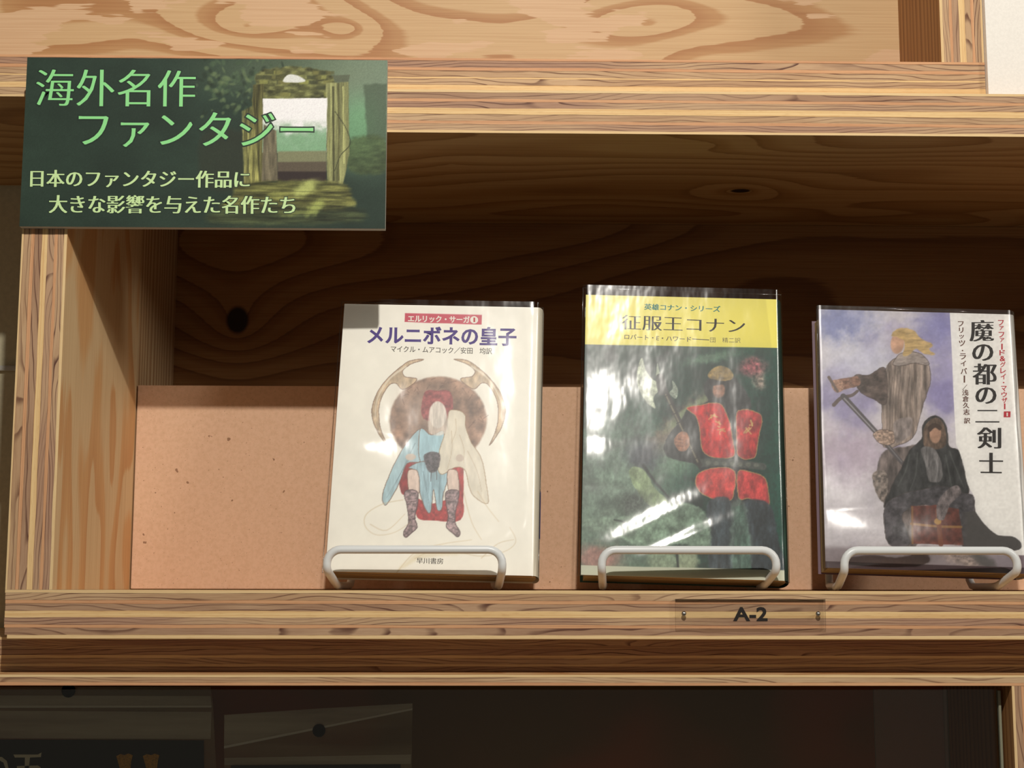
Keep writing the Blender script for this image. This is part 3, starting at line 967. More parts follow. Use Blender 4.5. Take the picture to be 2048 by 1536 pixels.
    c.poly([(505, 545), (520, 525), (518, 488), (542, 520), (545, 552), (535, 576), (510, 560)], (150, 162, 146), 1, 2, 2, True, (12, 12, 0.4))
    c.poly([(447, 405), (458, 450), (462, 475), (440, 475), (442, 440)], (176, 186, 166), 1, 2)
    c.poly([(440, 470), (475, 462), (492, 545), (455, 556)], (58, 58, 56), 1, 3)
    c.poly([(528, 765), (560, 735), (590, 745), (602, 790), (585, 825), (552, 828), (530, 800)], (166, 116, 90), 1, 3, 3, True, (16, 14, 0.2))
    for k in range(3):
        c.stroke([(535, 770 + k * 16), (570, 775 + k * 16)], 3, 3, (92, 60, 48), 0.7, 2, False)
    # pale reclining shapes at the left
    c.poly([(312, 925), (345, 905), (385, 925), (430, 1000), (480, 1050), (500, 1090), (440, 1110), (380, 1060), (330, 990)], (146, 164, 126), 0.95, 4, 5, True, (30, 40, 0.3))
    c.stroke([(380, 900), (430, 970), (500, 1050)], 16, 8, (40, 44, 44), 0.8, 5)
    c.poly([(95, 1160), (260, 1150), (430, 1110), (560, 1075), (650, 1100), (695, 1170), (690, 1290), (560, 1270), (400, 1300), (240, 1230), (110, 1210)], (136, 158, 138), 0.85, 8, 10, True, (40, 30, 0.45))
    c.ell(330, 1080, 70, 50, (60, 66, 60), 0.7, 0.6, 0, tex=(8, 8, 0.9), warp=12)
    c.ell(470, 1350, 70, 60, (150, 166, 140), 0.9, 0.3, warp=10)
    c.ell(590, 1350, 50, 60, (166, 176, 146), 0.9, 0.3, warp=10)
    c.stroke([(540, 1320), (545, 1385)], 12, 10, (40, 46, 40), 0.9, 3, False)
    c.stroke([(240, 1160), (290, 1175), (286, 1225)], 9, 5, (40, 50, 44), 0.8, 3)
    c.ell(160, 1345, 110, 60, (196, 128, 118), 0.7, 0.6, 0, warp=20)
    c.noise(9, 14, 0.22, 61)
    # plain strip under the picture, yellow heading band
    c.blend(sst(Y - (1378 + (X - 80) * 0.008), -1.5, 1.5), (206, 208, 186))
    c.blend(sst(-(Y - (312 + (X - 95) * 0.0212)), -1.5, 1.5), (238, 226, 96))
    return c.C


def paint_sky_book(u, v):
    X, Y = happly(B3xy, u, v)
    c = Canvas(X, Y, (214, 208, 216))
    n1 = fbm(X / 260, Y / 260, 5, 4)
    c.blend(sst(n1, 0.42, 0.62) * 0.8, (224, 218, 222))
    c.blend(sst(-n1, -0.46, -0.28) * 0.8, (160, 152, 188))
    c.ell(200, 130, 170, 90, (122, 130, 182), 0.75, 0.8, 0, warp=50)
    c.ell(700, 170, 120, 110, (140, 138, 190), 0.75, 0.8, 0, warp=50)
    c.ell(740, 430, 90, 180, (150, 142, 190), 0.6, 0.8, 0, warp=50)
    c.ell(330, 330, 190, 120, (222, 222, 232), 0.7, 0.8, 0, warp=50)
    c.ell(250, 800, 200, 130, (186, 166, 186), 0.6, 0.8, 0, warp=60)
    c.noise(40, 30, 0.06, 66)
    grey = (158, 142, 132)
    ol = ((74, 62, 58), 2.0, 0.5)
    c.poly([(395, 870), (425, 790), (520, 760), (640, 800), (600, 1250), (450, 1252), (435, 1080), (400, 960)], (118, 106, 102), 1, 5, 5, True, (22, 60, 0.5))
    c.poly([(500, 310), (560, 285), (615, 292), (655, 340), (668, 420), (640, 520), (610, 620), (585, 700), (520, 745), (430, 760), (422, 640), (424, 520), (432, 420), (450, 350)], grey, 1, 3, 4, True, (16, 90, 0.55), ol)
    for k in range(14):
        x = 440 + k * 14
        c.stroke([(x + 10, 350 + (k % 3) * 30), (x - 4, 520), (x - 8, 720 - k * 8)], 6, 3, random.Random(k).choice([(92, 80, 74), (182, 168, 158), (110, 96, 88)]), 0.55, 4)
    c.poly([(520, 290), (600, 285), (650, 320), (658, 350), (590, 340), (530, 350), (480, 345)], (166, 154, 148), 0.95, 3, 3, True, (30, 10, 0.3), ol)
    c.poly([(285, 400), (360, 398), (440, 365), (445, 540), (380, 520), (310, 480)], (104, 90, 84), 1, 3, 4, True, (30, 20, 0.5), ol)
    c.poly([(190, 425), (240, 412), (300, 405), (312, 446), (250, 465), (200, 470)], (142, 108, 92), 1, 3, 3, True, (14, 10, 0.4))
    c.poly([(165, 430), (190, 420), (222, 432), (226, 470), (196, 486), (168, 462)], (178, 142, 122), 1, 3, 3, True, (10, 8, 0.4))
    # sword
    c.stroke([(152, 408), (196, 480)], 16, 12, (120, 104, 96), 1, 2, False)
    c.stroke([(176, 548), (215, 512), (268, 500), (298, 478)], 20, 14, (116, 102, 98), 1, 2)
    c.stroke([(225, 505), (395, 690), (530, 850)], 30, 20, (98, 92, 94), 1, 2, False)
    c.stroke([(230, 515), (395, 692)], 7, 6, (184, 180, 182), 0.8, 2, False)
    c.stroke([(440, 740), (520, 835)], 5, 4, (150, 146, 148), 0.8, 2, False)
    c.poly([(378, 690), (430, 672), (486, 690), (485, 735), (440, 752), (392, 728)], (176, 152, 136), 1, 3, 4, True, (10, 8, 0.5), ol)
    c.poly([(480, 640), (530, 610), (575, 620), (560, 700), (500, 740), (484, 700)], (158, 146, 142), 0.95, 4, 4, True, (20, 40, 0.4))
    # head left blank, fair hair
    c.poly([(478, 190), (520, 165), (580, 175), (620, 215), (680, 250), (662, 272), (690, 300), (640, 296), (600, 270), (560, 300), (530, 296), (540, 240), (500, 215)], (200, 172, 120), 1, 4, 6, True, (40, 9, 0.25))
    c.ell(503, 240, 34, 52, (200, 160, 134), 1, 0.12, 0.1, tex=(30, 30, 0.2))
    c.poly([(472, 200), (500, 172), (545, 185), (540, 225), (500, 206)], (196, 168, 114), 1, 4, 4, True, (40, 9, 0.25))
    # seated dark cloak
    c.poly([(620, 720), (628, 650), (660, 612), (695, 603), (735, 630), (752, 700), (760, 755), (805, 775), (830, 860), (856, 985), (800, 985), (720, 960), (600, 990), (520, 1010), (440, 1065), (430, 1050), (470, 960), (520, 860), (560, 780)], (56, 56, 56), 1, 3, 4, True, (20, 40, 0.6), ol)
    c.poly([(628, 720), (640, 650), (690, 612), (730, 640), (745, 740), (700, 770), (640, 760)], (112, 92, 78), 1, 3, 3, True, (14, 30, 0.5))
    c.ell(690, 692, 29, 48, (192, 152, 128), 1, 0.12, 0, tex=(30, 30, 0.2))
    c.poly([(652, 660), (690, 640), (722, 660), (712, 676), (690, 662), (664, 682)], (74, 56, 46), 0.95, 3, 3)
    c.poly([(620, 770), (665, 758), (700, 790), (722, 860), (715, 930), (660, 930), (640, 850)], (126, 122, 122), 0.95, 4, 4, True, (12, 60, 0.6))
    for p in ([(560, 800), (540, 880), (500, 960)], [(600, 790), (590, 900), (560, 980)], [(760, 780), (790, 860), (830, 960)], [(740, 800), (760, 900), (770, 960)]):
        c.stroke(p, 8, 4, (112, 116, 112), 0.5, 4)
    c.poly([(370, 905), (400, 880), (440, 890), (450, 960), (425, 1040), (385, 985)], (134, 122, 114), 1, 4, 5, True, (14, 14, 0.6))
    c.poly([(430, 1075), (500, 1010), (620, 975), (720, 955), (820, 985), (880, 1010), (882, 1120), (870, 1252), (822, 1252), (806, 1150), (780, 1080), (700, 1060), (600, 1055), (520, 1110), (560, 1252), (450, 1255)], (82, 78, 82), 1, 3, 4, True, (24, 24, 0.55), ol)
    c.poly([(566, 1060), (690, 1052), (806, 1070), (830, 1252), (570, 1252)], (112, 62, 52), 1, 3, 3, False, (26, 26, 0.4))
    c.stroke([(566, 1150), (700, 1160), (818, 1160)], 12, 12, (170, 126, 74), 0.9, 2)
    c.stroke([(572, 1065), (572, 1250)], 10, 10, (146, 106, 66), 0.9, 2, False)
    c.stroke([(700, 1080), (715, 1250)], 24, 24, (140, 84, 60), 0.9, 2, False)
    c.ell(700, 1135, 18, 16, (196, 152, 86), 1, 0.2)
    c.poly([(700, 1040), (740, 980), (800, 950), (816, 990), (760, 1050), (735, 1120), (700, 1125), (695, 1080)], (122, 112, 112), 1, 3, 4, True, (12, 20, 0.5))
    # floor haze
    c.blend(sst(Y, 1262, 1300) * 0.9, (150, 138, 142))
    c.ell(560, 1330, 300, 60, (170, 158, 160), 0.5, 0.8, 0, warp=30)
    c.ell(830, 1320, 110, 44, (168, 150, 138), 0.7, 0.6, 0.3, tex=(20, 12, 0.6), warp=20)
    c.ell(930, 1330, 70, 26, (86, 84, 82), 0.8, 0.5, 0.5, warp=10)
    # white title margin
    edge = 765 + (Y - 95) * 0.0415
    white = sst(X - edge, -1.2, 1.2) * sst(-Y, -1298, -1292)
    fig = np.maximum(sst(-c.sd(catmull([(620, 640), (700, 603), (760, 700), (806, 772), (832, 860), (852, 950), (884, 1010), (890, 1080), (940, 1150), (1000, 1196), (1068, 1200), (1112, 1238), (1085, 1272), (900, 1262), (700, 1262)]), 3, 9), -2, 2), 0)
    c.blend(fig * sst(X, 800, 860) * (Y > 1080), (86, 82, 80))
    c.blend(white * (1 - fig), (250, 247, 243))
    c.blend(sst(X, 1060, 1090) * sst(Y, 1292, 1298) * 0.6, (118, 96, 104))
    c.blend(sst(Y - 1356, -1.5, 1.5), (74, 54, 58))
    c.blend(sst(-X, -112, -104) * 0.7, (120, 92, 118))
    c.noise(12, 12, 0.05, 71)
    return c.C


def hom_xy(corn, org, sc):
    c = [((x - org[0]) * sc, (y - org[1]) * sc) for x, y in corn]
    return homography([(0, 1), (1, 1), (0, 0), (1, 0)], c)


C1 = [(688, 607), (1076, 615), (652, 1141), (1066, 1153)]
C2 = [(1170, 588), (1556, 600), (1163, 1153), (1566, 1158)]
C3 = [(1641, 615), (2022, 632), (1648, 1142), (2055, 1141)]
B1xy = hom_xy(C1, (620, 580), 2.478)
B2xy = hom_xy(C2, (1130, 560), 2.4)
B3xy = hom_xy(C3, (1600, 590), 2.518)
M['print_cover'] = print_mat('printed_cover_paper', 0.42, 0.4)
t = NT('page_edges')
tc = t.n('ShaderNodeTexCoord').outputs['Object']
mpn = t.n('ShaderNodeMapping'); mpn.inputs['Scale'].default_value = (20, 9000, 20)
t.t.links.new(tc, mpn.inputs[0])
nz = t.noise(mpn.outputs[0], 1.0, 2, 0.6)
M['pages'] = t.fin(t.mix(t.smooth(nz, 0.3, 0.7), L4((196, 172, 128)), L4((168, 140, 98))), 0.8, 0.1)
M['sleeve'] = glassy('clear_book_sleeve', (0.985, 0.987, 0.985), 1.0, 0.15, ((55, 55, 26), 0.45, 0.0012))
M['sleeve_smooth'] = glassy('smooth_clear_book_sleeve', (0.985, 0.987, 0.985), 0.45, 0.13, ((55, 55, 26), 0.18, 0.0012))
M['sleeve_satin'] = glassy('satin_clear_book_sleeve', (0.985, 0.987, 0.985), 1.7, 0.27, ((55, 55, 26), 0.40, 0.0012))
M['sleeve_edge'] = glassy('sleeve_fold', (0.60, 0.58, 0.55), 1.6, 0.08)


def pose(x, z, yaw, lean, roll, yy=0.03):
    c, s = math.cos(roll), math.sin(roll); Rr = Matrix(((c, 0, s), (0, 1, 0), (-s, 0, c)))
    c, s = math.cos(lean), math.sin(lean); Rl = Matrix(((1, 0, 0), (0, c, s), (0, -s, c)))
    c, s = math.cos(yaw), math.sin(yaw); Ry = Matrix(((c, -s, 0), (s, c, 0), (0, 0, 1)))
    m = (Ry @ Rl @ Rr).to_4x4()
    m.translation = Vector((x, yy, z))
    return m


def make_book(label, p, T, paint, spine_col, sleeve_over, cover_mat=None, nx=300, ny=420, seed=1, puff=0.008, back_col=None, film='sleeve', wrinkles=()):
    x, z, yaw, lean, roll, W, H = p
    root = empty('paperback_book', (0, 0, 0), None, label, 'book', 'paperback books facing out on wire stands')
    root.matrix_world = pose(x, z, yaw, lean, roll)
    R0 = 0.0045
    cov = grid_print('front_cover', W, H, nx, ny, paint, M['print_cover'], root)
    sm = plain('spine_paper', spine_col, 0.45, 0.4)
    # rounded spine wrapping on to the back cover (continues from the front cover's right edge)
    prof = []
    for k in range(9):
        a = math.pi * k / 8
        prof.append((W + math.sin(a) * R0 * 0.75, T / 2 - math.cos(a) * T / 2))
    vs = [(px_, py_, zz) for zz in (0, H) for px_, py_ in prof]
    fs = [(k, k + 1, k + 10, k + 9) for k in range(8)]
    sp = mesh_obj('spine', vs, fs, [sm], root, smooth=True)
    # back cover
    mesh_obj('back_cover', [(0, T, 0), (W, T, 0), (W, T, H), (0, T, H), (0, T - 0.0004, 0), (W, T - 0.0004, 0), (W, T - 0.0004, H), (0, T - 0.0004, H)],
             [(0, 3, 2, 1), (4, 5, 6, 7), (0, 1, 5, 4), (3, 7, 6, 2), (0, 4, 7, 3), (1, 2, 6, 5)], [plain('back_cover_paper', back_col or spine_col, 0.45, 0.4)], root)
    # page block with a slightly bowed fore edge
    n = 10
    prof = [(0.0016 + 0.0009 * math.sin(math.pi * k / n), 0.0005 + (T - 0.001) * k / n) for k in range(n + 1)] + [(W - 0.0005 + 0.0022 * math.sin(math.pi * k / n), 0.0005 + (T - 0.001) * (1 - k / n)) for k in range(n + 1)]
    m_ = len(prof)
    zb, zt = 0.0008, H - 0.0012
    vs = [(a, b, zb) for a, b in prof] + [(a, b, zt) for a, b in prof]
    fs = [(k, (k + 1) % m_, m_ + (k + 1) % m_, m_ + k) for k in range(m_)] + [tuple(range(m_))[::-1], tuple(range(m_, 2 * m_))]
    mesh_obj('page_block', vs, fs, [M['pages']], root)
    # clear sleeve: front sheet, spine fold, back sheet, with a soft wrinkle
    l, r_, b, tp = sleeve_over
    rs = np.random.RandomState(seed)
    nu, nv = 84, 116
    Ug, Vg = np.meshgrid(np.linspace(0, 1, nu + 1), np.linspace(0, 1, nv + 1))
    u, v = Ug.ravel(), Vg.ravel()
    xx = -l + (W + l + r_) * u
    zz = -b + (H + b + tp) * v
    d = 0.0005 + 0.00035 * vnoise(u * 5 + seed, v * 7.0, seed) + 0.0002 * vnoise(u * 14, v * 9.0, seed + 3) + 0.00012 * fbm(u * 26, v * 12, seed + 5, 3)
    d = d + puff * np.clip(v - 0.45, 0, 1) ** 2
    for (u0, v0, u1, v1, hh, ww) in wrinkles:
        du, dv = (u1 - u0) * W, (v1 - v0) * H
        tc_ = np.clip(((u - u0) * W * du + (v - v0) * H * dv) / (du * du + dv * dv + 1e-12), 0, 1)
        dd = np.hypot((u - u0) * W - du * tc_, (v - v0) * H - dv * tc_)
        d = d + hh * np.exp(-(dd / ww) ** 2) * (0.35 + 0.65 * np.sin(math.pi * (0.1 + 0.8 * tc_)))
    k = (xx - (W - 0.002)) / (r_ + 0.002)
    yy = -d + np.where(k > 0, 0.0035 * k * k, 0) + np.where(xx < 0, 0.0006 * (-xx) / max(l, 1e-4), 0)
    vs = np.stack([xx, yy, zz], 1)
    fs = []
    for j in range(nv):
        for i in range(nu):
            a = j * (nu + 1) + i
            fs.append((a, a + 1, a + nu + 2, a + nu + 1))
    mesh_obj('clear_sleeve', vs, fs, [M[film]], root, smooth=True)
    # the sleeve's folded rim catches the light
    pts = [(-l, -0.0002, -b), (W + r_, 0.0030, -b), (W + r_, 0.0030, H + tp), (-l, -0.0002, H + tp)]
    tube('sleeve_rim', [Vector(q) for q in pts], 0.00022, M['sleeve_edge'], root, True, 5)
    return root, cov


def tube(name, pts, r, mat, parent=None, closed=False, seg=10):
    n = len(pts)
    vs, fs = [], []
    prev = None
    for i in range(n):
        a = pts[(i - 1) % n] if (closed or i > 0) else pts[i]
        b = pts[(i + 1) % n] if (closed or i < n - 1) else pts[i]
        tg = (b - a).normalized()
        if prev is None:
            ref = Vector((0, 1, 0)) if abs(tg.y) < 0.9 else Vector((1, 0, 0))
            nrm = (ref - tg * ref.dot(tg)).normalized()
        else:
            nrm = (prev - tg * prev.dot(tg)).normalized()
        prev = nrm
        bi = tg.cross(nrm)
        for k in range(seg):
            ang = 2 * math.pi * k / seg
            vs.append(pts[i] + nrm * (r * math.cos(ang)) + bi * (r * math.sin(ang)))
    for i in range(n if closed else n - 1):
        for k in range(seg):
            a = i * seg + k; b = i * seg + (k + 1) % seg
            c = ((i + 1) % n) * seg + (k + 1) % seg; d = ((i + 1) % n) * seg + k
            fs.append((a, b, c, d))
    if not closed:
        fs.append(tuple(range(seg))[::-1]); fs.append(tuple(range((n - 1) * seg, n * seg)))
    return mesh_obj(name, vs, fs, [mat], parent, smooth=True)


P1 = (-0.0845, 0.0100, -0.0277, 0.239, 0.0205, 0.1114, 0.1576)
P2 = (0.0527, 0.0084, -0.036, 0.21, 0.0285, 0.1093, 0.1638)
P3 = (0.1851, 0.0124, -0.030, 0.150, 0.0290, 0.1088, 0.1478)
b1, c1 = make_book('cream paperback picturing a brown disc and blue cloth under a purple title', P1, 0.0175, paint_red_book, (226, 218, 198), (0.0016, 0.0030, 0.0008, 0.0012), seed=3, puff=0.014, film='sleeve_smooth', wrinkles=((0.05, 0.36, 0.10, 0.52, 0.0030, 0.026), (0.62, 0.02, 0.9, 0.16, 0.0008, 0.005), (0.93, 0.05, 0.95, 0.95, 0.0007, 0.004)))
b2, c2 = make_book('green and black paperback with an axe, red cloth and a yellow title band', P2, 0.0190, paint_green_book, (52, 78, 66), (0.0018, 0.0030, 0.0004, 0.0042), seed=8, puff=0.013, wrinkles=((0.10, 0.30, 0.10, 0.46, 0.0011, 0.018), (0.15, 0.10, 0.60, 0.27, 0.0010, 0.0055), (0.30, 0.06, 0.75, 0.20, 0.0008, 0.004), (0.80, 0.30, 0.88, 0.60, 0.0008, 0.012)))
b3, c3 = make_book('lavender and white paperback with two cloaked figures and a vertical black title', P3, 0.0215, paint_sky_book, (232, 228, 222), (0.0012, 0.0022, 0.0004, 0.0018), seed=15, puff=0.004, film='sleeve_satin', back_col=(116, 92, 104), wrinkles=((0.26, 0.03, 0.25, 0.22, 0.0068, 0.026), (0.30, 0.0, 0.45, 0.12, 0.0010, 0.010)))

# lettering on the first cover
s1 = Sheet(c1, P1[5], P1[6], C1, (620, 580), 2.478)
white = inkm('white_ink', (244, 238, 228)); purple = inkm('purple_ink', (74, 52, 132)); greyi = inkm('grey_ink', (92, 86, 80))
redi = inkm('red_ink', (192, 48, 62)); black = inkm('black_ink', (44, 38, 36)); teal = inkm('teal_ink', (44, 128, 128)); brown = inkm('brown_ink', (104, 66, 54))
s1.text('heading_lettering', [('エルリック・サーガ', (484, 124), (788, 131), (484, 157), 0.022, (-0.01, 0.01)), ('●', (792, 129), (831, 130), (792, 166), 0.0)], white)
s1.text('volume_number', [('1', (808, 137), (816, 137), (808, 159), 0.0)], redi, 0.00009)
s1.text('title_lettering', [('メルニボネの皇子', (287, 176), (1020, 188), (285, 265), 0.022, (-0.012, 0.012))], purple)
s1.text('author_lettering', [('マイクル・ムアコック／安田　均訳', (399, 275), (901, 288), (398, 307), 0.004, (-0.01, 0.01))], greyi)
s1.text('publisher_lettering', [('早川書房', (529, 1326), (660, 1330), (529, 1355), 0.0, (-0.015, 0.015))], greyi)
bp = mesh_obj('spine_label', [(P1[5] + 0.0030, 0.0038, 0.022), (P1[5] + 0.0035, 0.0068, 0.022), (P1[5] + 0.0035, 0.0068, 0.049), (P1[5] + 0.0030, 0.0038, 0.049)], [(0, 1, 2, 3)], [inkm('blue_ink', (40, 74, 150))], b1)

s2 = Sheet(c2, P2[5], P2[6], C2, (1130, 560), 2.4)
MN = (-0.028, -0.01, 0.01, 0.028)
s2.text('series_lettering', [('英雄コナン・シリーズ', (384, 113), (751, 127), (383, 143), 0.01, (-0.02, 0, 0.02))], teal)
s2.text('title_lettering', [('征服王コナン', (273, 166), (870, 188), (272, 240), -0.014, (-0.025, -0.008, 0.008, 0.025))], black)
s2.text('author_lettering', [('ロバート・E・ハワード', (287, 262), (610, 276), (286, 287), 0.004, (-0.012, 0.012)), ('団　精二訳', (702, 279), (848, 282), (702, 304), -0.004, (0.0,)), ('ー', (615, 285), (697, 290), (615, 289), 0.0)], greyi)

s3 = Sheet(c3, P3[5], P3[6], C3, (1600, 590), 2.518)
B = (-0.025, 0.0, 0.025)
tj = []
for ch, cx, cy, fx, fy in (('魔', 920, 183, 1, 1), ('の', 925, 290, .86, .78), ('都', 934, 396, 1, 1), ('の', 940, 502, .86, .78), ('二', 947, 604, .98, .60), ('剣', 955, 712, 1, 1), ('士', 965, 836, .98, .98)):
    tj.append(jobchar(ch, cx, cy, 112, 106, -0.008, (-0.04, -0.02, 0, 0.02, 0.04), False, (fx, fy)))
s3.text('title_lettering', tj, black)
rj = []
col = 'ファファード&グレイ・マウザー'
for i, ch in enumerate(col):
    y = 145 + i * 29.3
    x = 1013 + (y - 146) * 0.045
    fr = {'ァ': (.62, .62), 'ー': (.16, .9), '・': (.2, .2), '&': (.8, .8), 'イ': (.75, .85)}.get(ch, (.82, .82))
    if ch == 'ァ': x += 2; y -= 3
    rj.append(jobchar(ch, x, y, 31, 31, 0.012, (-0.015, 0.015), ch == 'ー', fr))
s3.text('series_lettering', rj, redi)
u_, v_ = happly(s3.to_uv, np.array([1026, 1059, 1060, 1027.0]), np.array([609, 609, 580, 580.0]))
mesh_obj('volume_box', [(a * P3[5], -0.00004, b * P3[6]) for a, b in zip(u_, v_)], [(0, 1, 2, 3)], [redi], c3)
s3.text('volume_number', [('1', (1040, 586), (1047, 586), (1040, 604), 0.0)], white, 0.00008)
aj = []
for ch, y in (('フ', 148), ('リ', 179), ('ッ', 211), ('ツ', 243), ('・', 279), ('ラ', 308), ('イ', 343), ('バ', 380), ('ー', 420), ('／', 460), ('浅', 487), ('倉', 518), ('久', 550), ('志', 583), ('訳', 626)):
    x = 818 + (y - 148) * 0.062
    fr = {'ー': (.16, 1.1), '・': (.2, .2), 'ッ': (.7, .6), '／': (.7, .8), 'フ': (.85, .8), 'イ': (.8, .85), 'リ': (.65, .85)}.get(ch, (.95, .92))
    aj.append(jobchar(ch, x, y, 31, 31, 0.01, (-0.02, 0.0, 0.02), ch == 'ー', fr))
s3.text('author_lettering', aj, brown)


# ------------------------------------------------------------------ wire book stands
def stand_path():
    hw, zt = 0.0462, 0.0213
    r = 0.0075
    half = []
    half.append((hw - r, 0, zt))
    for k in range(1, 7):
        a = math.pi / 2 * k / 6
        half.append((hw - r + r * math.sin(a), 0, zt - r + r * math.cos(a)))
    half += [(hw, 0.0, 0.0128), (hw - 0.0001, 0.0006, 0.0112), (hw - 0.0003, 0.0026, 0.0098), (hw - 0.0018, 0.018, 0.0046), (hw - 0.0024, 0.024, 0.0028), (hw - 0.0028, 0.029, 0.0023)]
    half += [(hw - 0.005, 0.052, 0.0023), (hw - 0.0055, 0.056, 0.0030), (hw - 0.006, 0.0585, 0.0060), (hw - 0.007, 0.0640, 0.040), (hw - 0.008, 0.0700, 0.078)]
    for k in range(1, 7):
        a = math.pi / 2 * k / 6
        half.append((hw - 0.008 - r + r * math.cos(a), 0.0705, 0.078 + r * math.sin(a)))
    other = [(-x_, y_, z_) for x_, y_, z_ in half[::-1]]
    return [Vector(q) for q in half + other]


st0 = tube('book_stand', stand_path(), 0.0022, M['white_coat'], None, True, 14)
stands = [st0, st0.copy(), st0.copy()]
labs = ['white coated wire stand holding the cream paperback', 'white coated wire stand holding the green paperback with the yellow band', 'white coated wire stand holding the lavender and white paperback']
for s_, (x_, yw), lb in zip(stands, ((-0.0360, -0.035), (0.1088, 0.0), (0.2372, 0.012)), labs):
    if s_ is not st0: COL.objects.link(s_)
    s_.location = (x_, 0.0125, 0.0)
    s_.rotation_euler = (0, 0, yw)
    tag(s_, lb, 'book stand', 'wire stands under the books')

# ------------------------------------------------------------------ shelf number plate
pl = empty('shelf_number_plate', (0.0995, -0.0022, -0.0192), None, 'small clear acrylic plate pinned to the shelf edge and reading A-2', 'label plate')
PW, PH, PT = 0.0777, 0.0152, 0.0020
M['acrylic'] = glassy('clear_acrylic', (1.0, 1.0, 1.0), 0.5, 0.05)
M['acrylic_edge'] = glassy('acrylic_cut_edge', (0.90, 0.86, 0.83), 1.0, 0.25)
vs = [(0, 0, 0), (PW, 0, 0), (PW, 0, PH), (0, 0, PH), (0, PT, 0), (PW, PT, 0), (PW, PT, PH), (0, PT, PH)]
mesh_obj('acrylic_sheet', vs, [(0, 1, 2, 3), (5, 4, 7, 6), (1, 5, 6, 2), (4, 0, 3, 7), (3, 2, 6, 7), (4, 5, 1, 0)], [M['acrylic'], M['acrylic_edge']], pl, None, [0, 0, 1, 1, 1, 1])
co, fs = glyph_mesh('A-2', 0.03)
mn, mx = co.min(0), co.max(0)
q = (co - mn) / (mx - mn)
mesh_obj('lettering', [(0.0300 + a * 0.0179, PT + 0.00006, 0.0038 + b * 0.0072) for a, b in q], fs, [black], pl)


def nail(x, z):
    prof = [(0.0, -0.0013), (0.0006, -0.0012), (0.0011, -0.0008), (0.0013, -0.0002), (0.0012, 0.0), (0.0005, 0.0001), (0.0004, 0.0021)]
    vs, fs = [], []
    S = 12
    for r, y in prof:
        for k in range(S):
            a = 2 * math.pi * k / S
            vs.append((x + r * math.cos(a), y, z + r * math.sin(a)))
    for i in range(len(prof) - 1):
        for k in range(S):
            fs.append((i * S + k, (i + 1) * S + k, (i + 1) * S + (k + 1) % S, i * S + (k + 1) % S))
    return mesh_obj('nail', vs, fs, [M['steel']], pl, smooth=True)


M['steel'] = plain('steel', (190, 184, 176), 0.22, 0.5, 1.0)
nail(0.0042, 0.0076)
nail(0.0737, 0.0076)

# ------------------------------------------------------------------ bagged goods in the glazed cabinet
YB = 0.045
M['film'] = glassy('clear_plastic_bag', (0.78, 0.76, 0.70), 1.2, 0.30, ((30, 30, 90), 0.4, 0.002))


def haze_film(name, col, amt, amt2):
    m = bpy.data.materials.new(name); m.use_nodes = True
    n = m.node_tree; b = n.nodes['Principled BSDF']
    b.inputs['Base Color'].default_value = L4(col); b.inputs['Roughness'].default_value = 0.35
    tr = n.nodes.new('ShaderNodeBsdfTransparent'); mx = n.nodes.new('ShaderNodeMixShader')
    tc = n.nodes.new('ShaderNodeTexCoord'); mp = n.nodes.new('ShaderNodeMapping'); mp.inputs['Scale'].default_value = (8, 8, 90)
    nz = n.nodes.new('ShaderNodeTexNoise'); nz.inputs['Scale'].default_value = 1.0; nz.inputs['Detail'].default_value = 3
    mr = n.nodes.new('ShaderNodeMapRange'); mr.inputs[1].default_value = 0.35; mr.inputs[2].default_value = 0.68
    mr.inputs[3].default_value = amt; mr.inputs[4].default_value = amt2
    n.links.new(tc.outputs['Object'], mp.inputs[0]); n.links.new(mp.outputs[0], nz.inputs['Vector']); n.links.new(nz.outputs[0], mr.inputs[0])
    n.links.new(mr.outputs[0], mx.inputs[0]); n.links.new(tr.outputs[0], mx.inputs[1]); n.links.new(b.outputs[0], mx.inputs[2])
    n.links.new(mx.outputs[0], n.nodes['Material Output'].inputs[0])
    return m


hazy = haze_film('hazy_plastic', (222, 200, 160), 0.10, 0.34)
hazy2 = haze_film('folded_plastic', (246, 232, 204), 0.22, 0.62)
crease = haze_film('creased_plastic', (255, 246, 226), 0.7, 0.95)


def pxy(px, py, Yp):
    p = on_y(px, py, Yp)
    return p


def film_quad(name, pts, Yp, mat, parent, thick=0.0003, holes=None):
    P = [pxy(a, b, Yp) for a, b in pts]
    n = len(P)
    vs = [tuple(p) for p in P] + [(p[0], p[1] + thick, p[2]) for p in P]
    fs = [tuple(range(n)), tuple(range(n, 2 * n))[::-1]] + [(i, n + i, n + (i + 1) % n, (i + 1) % n) for i in range(n)]
    return mesh_obj(name, vs, fs, [mat], parent)


dark_card = plain('black_card', (26, 24, 20), 0.45, 0.4)
bagA = empty('bagged_booklet', (0, 0, 0), None, 'clear bag with a black card bearing cream lettering and two gold tassels, behind the glass', 'booklet')
film_quad('clear_bag', [(-260, 1700), (440, 1700), (426, 1410), (421, 1374), (-260, 1374)], YB, hazy, bagA)
film_quad('folded_flap', [(-260, 1413), (423, 1413), (421, 1392), (-260, 1390)], YB - 0.0006, hazy2, bagA)
film_quad('sealed_band', [(-260, 1476), (421, 1478), (423, 1424), (-260, 1420)], YB - 0.0006, hazy2, bagA)
film_quad('fold_crease', [(-260, 1416), (423, 1415), (423, 1411), (-260, 1411)], YB - 0.0011, crease, bagA)
cardA = film_quad('black_card', [(-260, 1700), (409, 1700), (407, 1481), (-260, 1478)], YB - 0.0012, dark_card, bagA, 0.001)
hole = plain('hanging_hole', (16, 12, 8), 0.8, 0.1)


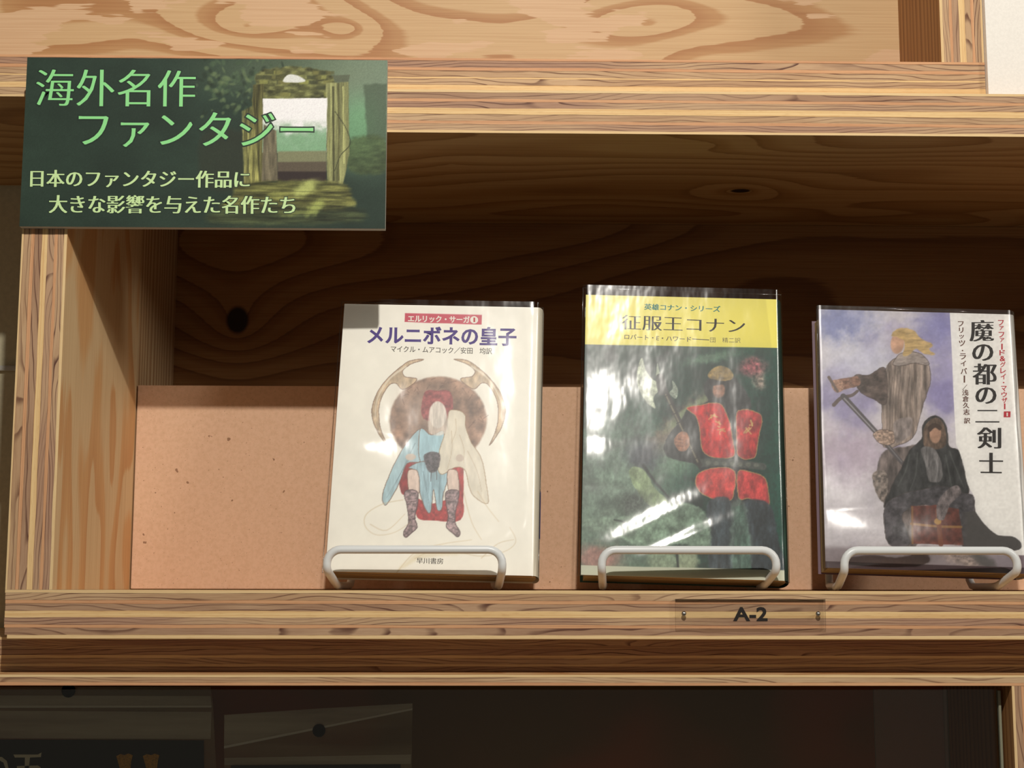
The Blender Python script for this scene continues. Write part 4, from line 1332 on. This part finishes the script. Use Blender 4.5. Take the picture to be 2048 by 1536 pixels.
def disc(cx, cy, r, Yp, mat, parent, name='hanging_hole'):
    c = pxy(cx, cy, Yp); e = pxy(cx + r, cy, Yp)
    R_ = abs(e[0] - c[0])
    vs = [(c[0] + R_ * math.cos(a * math.pi / 10), c[1] - d, c[2] + R_ * math.sin(a * math.pi / 10)) for d in (0, 0.0002) for a in range(20)]
    fs = [tuple(range(20, 40)), tuple(range(20))[::-1]] + [(i, (i + 1) % 20, 20 + (i + 1) % 20, 20 + i) for i in range(20)]
    return mesh_obj(name, vs, fs, [mat], parent)


disc(137, 1381, 14, YB - 0.0012, hole, bagA)


def px_poly(name, polys, Yp, mat, parent, th=0.0002):
    vs, fs = [], []
    for pts in polys:
        b = len(vs); n = len(pts)
        P = [pxy(a, c_, Yp) for a, c_ in pts]
        vs += [tuple(p) for p in P] + [(p[0], p[1] - th, p[2]) for p in P]
        fs += [tuple(range(b + n, b + 2 * n)), tuple(range(b, b + n))[::-1]] + [(b + i, b + (i + 1) % n, b + n + (i + 1) % n, b + n + i) for i in range(n)]
    return mesh_obj(name, vs, fs, [mat], parent)


cream = plain('cream_ink', (244, 232, 200), 0.6, 0.2)
px_poly('card_lettering', [[(27, 1509), (76, 1509), (83, 1505), (82, 1514), (60, 1515), (59, 1526), (58, 1536), (57, 1600), (49, 1600), (50, 1515), (30, 1515)], [(34, 1532), (76, 1531), (82, 1535), (76, 1541), (34, 1541)],
                           [(-30, 1520), (-12, 1513), (4, 1514), (14, 1522), (17, 1536), (15, 1600), (9, 1600), (11, 1536), (7, 1525), (-4, 1519), (-30, 1528)]], YB - 0.0014, cream, cardA)
gold = plain('gold_thread', (224, 160, 50), 0.6, 0.2, grain=0.4, gscale=1500)
for x0 in (233, 286):
    px_poly('gold_tassel', [[(x0, 1512), (x0 + 8, 1508), (x0 + 16, 1510), (x0 + 24, 1507), (x0 + 33, 1510), (x0 + 30, 1522), (x0 + 28, 1540), (x0 + 27, 1620), (x0 + 8, 1620), (x0 + 7, 1536), (x0 + 3, 1522)]], YB - 0.0014, gold, cardA, 0.0006)

bagB = empty('bagged_booklet', (0, 0, 0), None, 'narrow clear bag with a slanting folded flap and a hanging hole, behind the glass', 'booklet')
film_quad('clear_bag', [(449, 1700), (821, 1700), (825, 1406), (448, 1430)], YB, hazy, bagB)
film_quad('folded_flap', [(448, 1493), (638, 1456), (825, 1416), (825, 1407), (640, 1417), (449, 1430)], YB - 0.0006, hazy2, bagB)
film_quad('fold_crease', [(448, 1497), (825, 1420), (825, 1416), (448, 1492)], YB - 0.0011, crease, bagB)
film_quad('sealed_band', [(449, 1530), (821, 1528), (822, 1509), (449, 1516)], YB - 0.0006, hazy2, bagB)
film_quad('black_card', [(462, 1700), (803, 1700), (801, 1529), (462, 1531)], YB - 0.0012, dark_card, bagB, 0.001)
disc(638, 1461, 13, YB - 0.0016, hole, bagB)
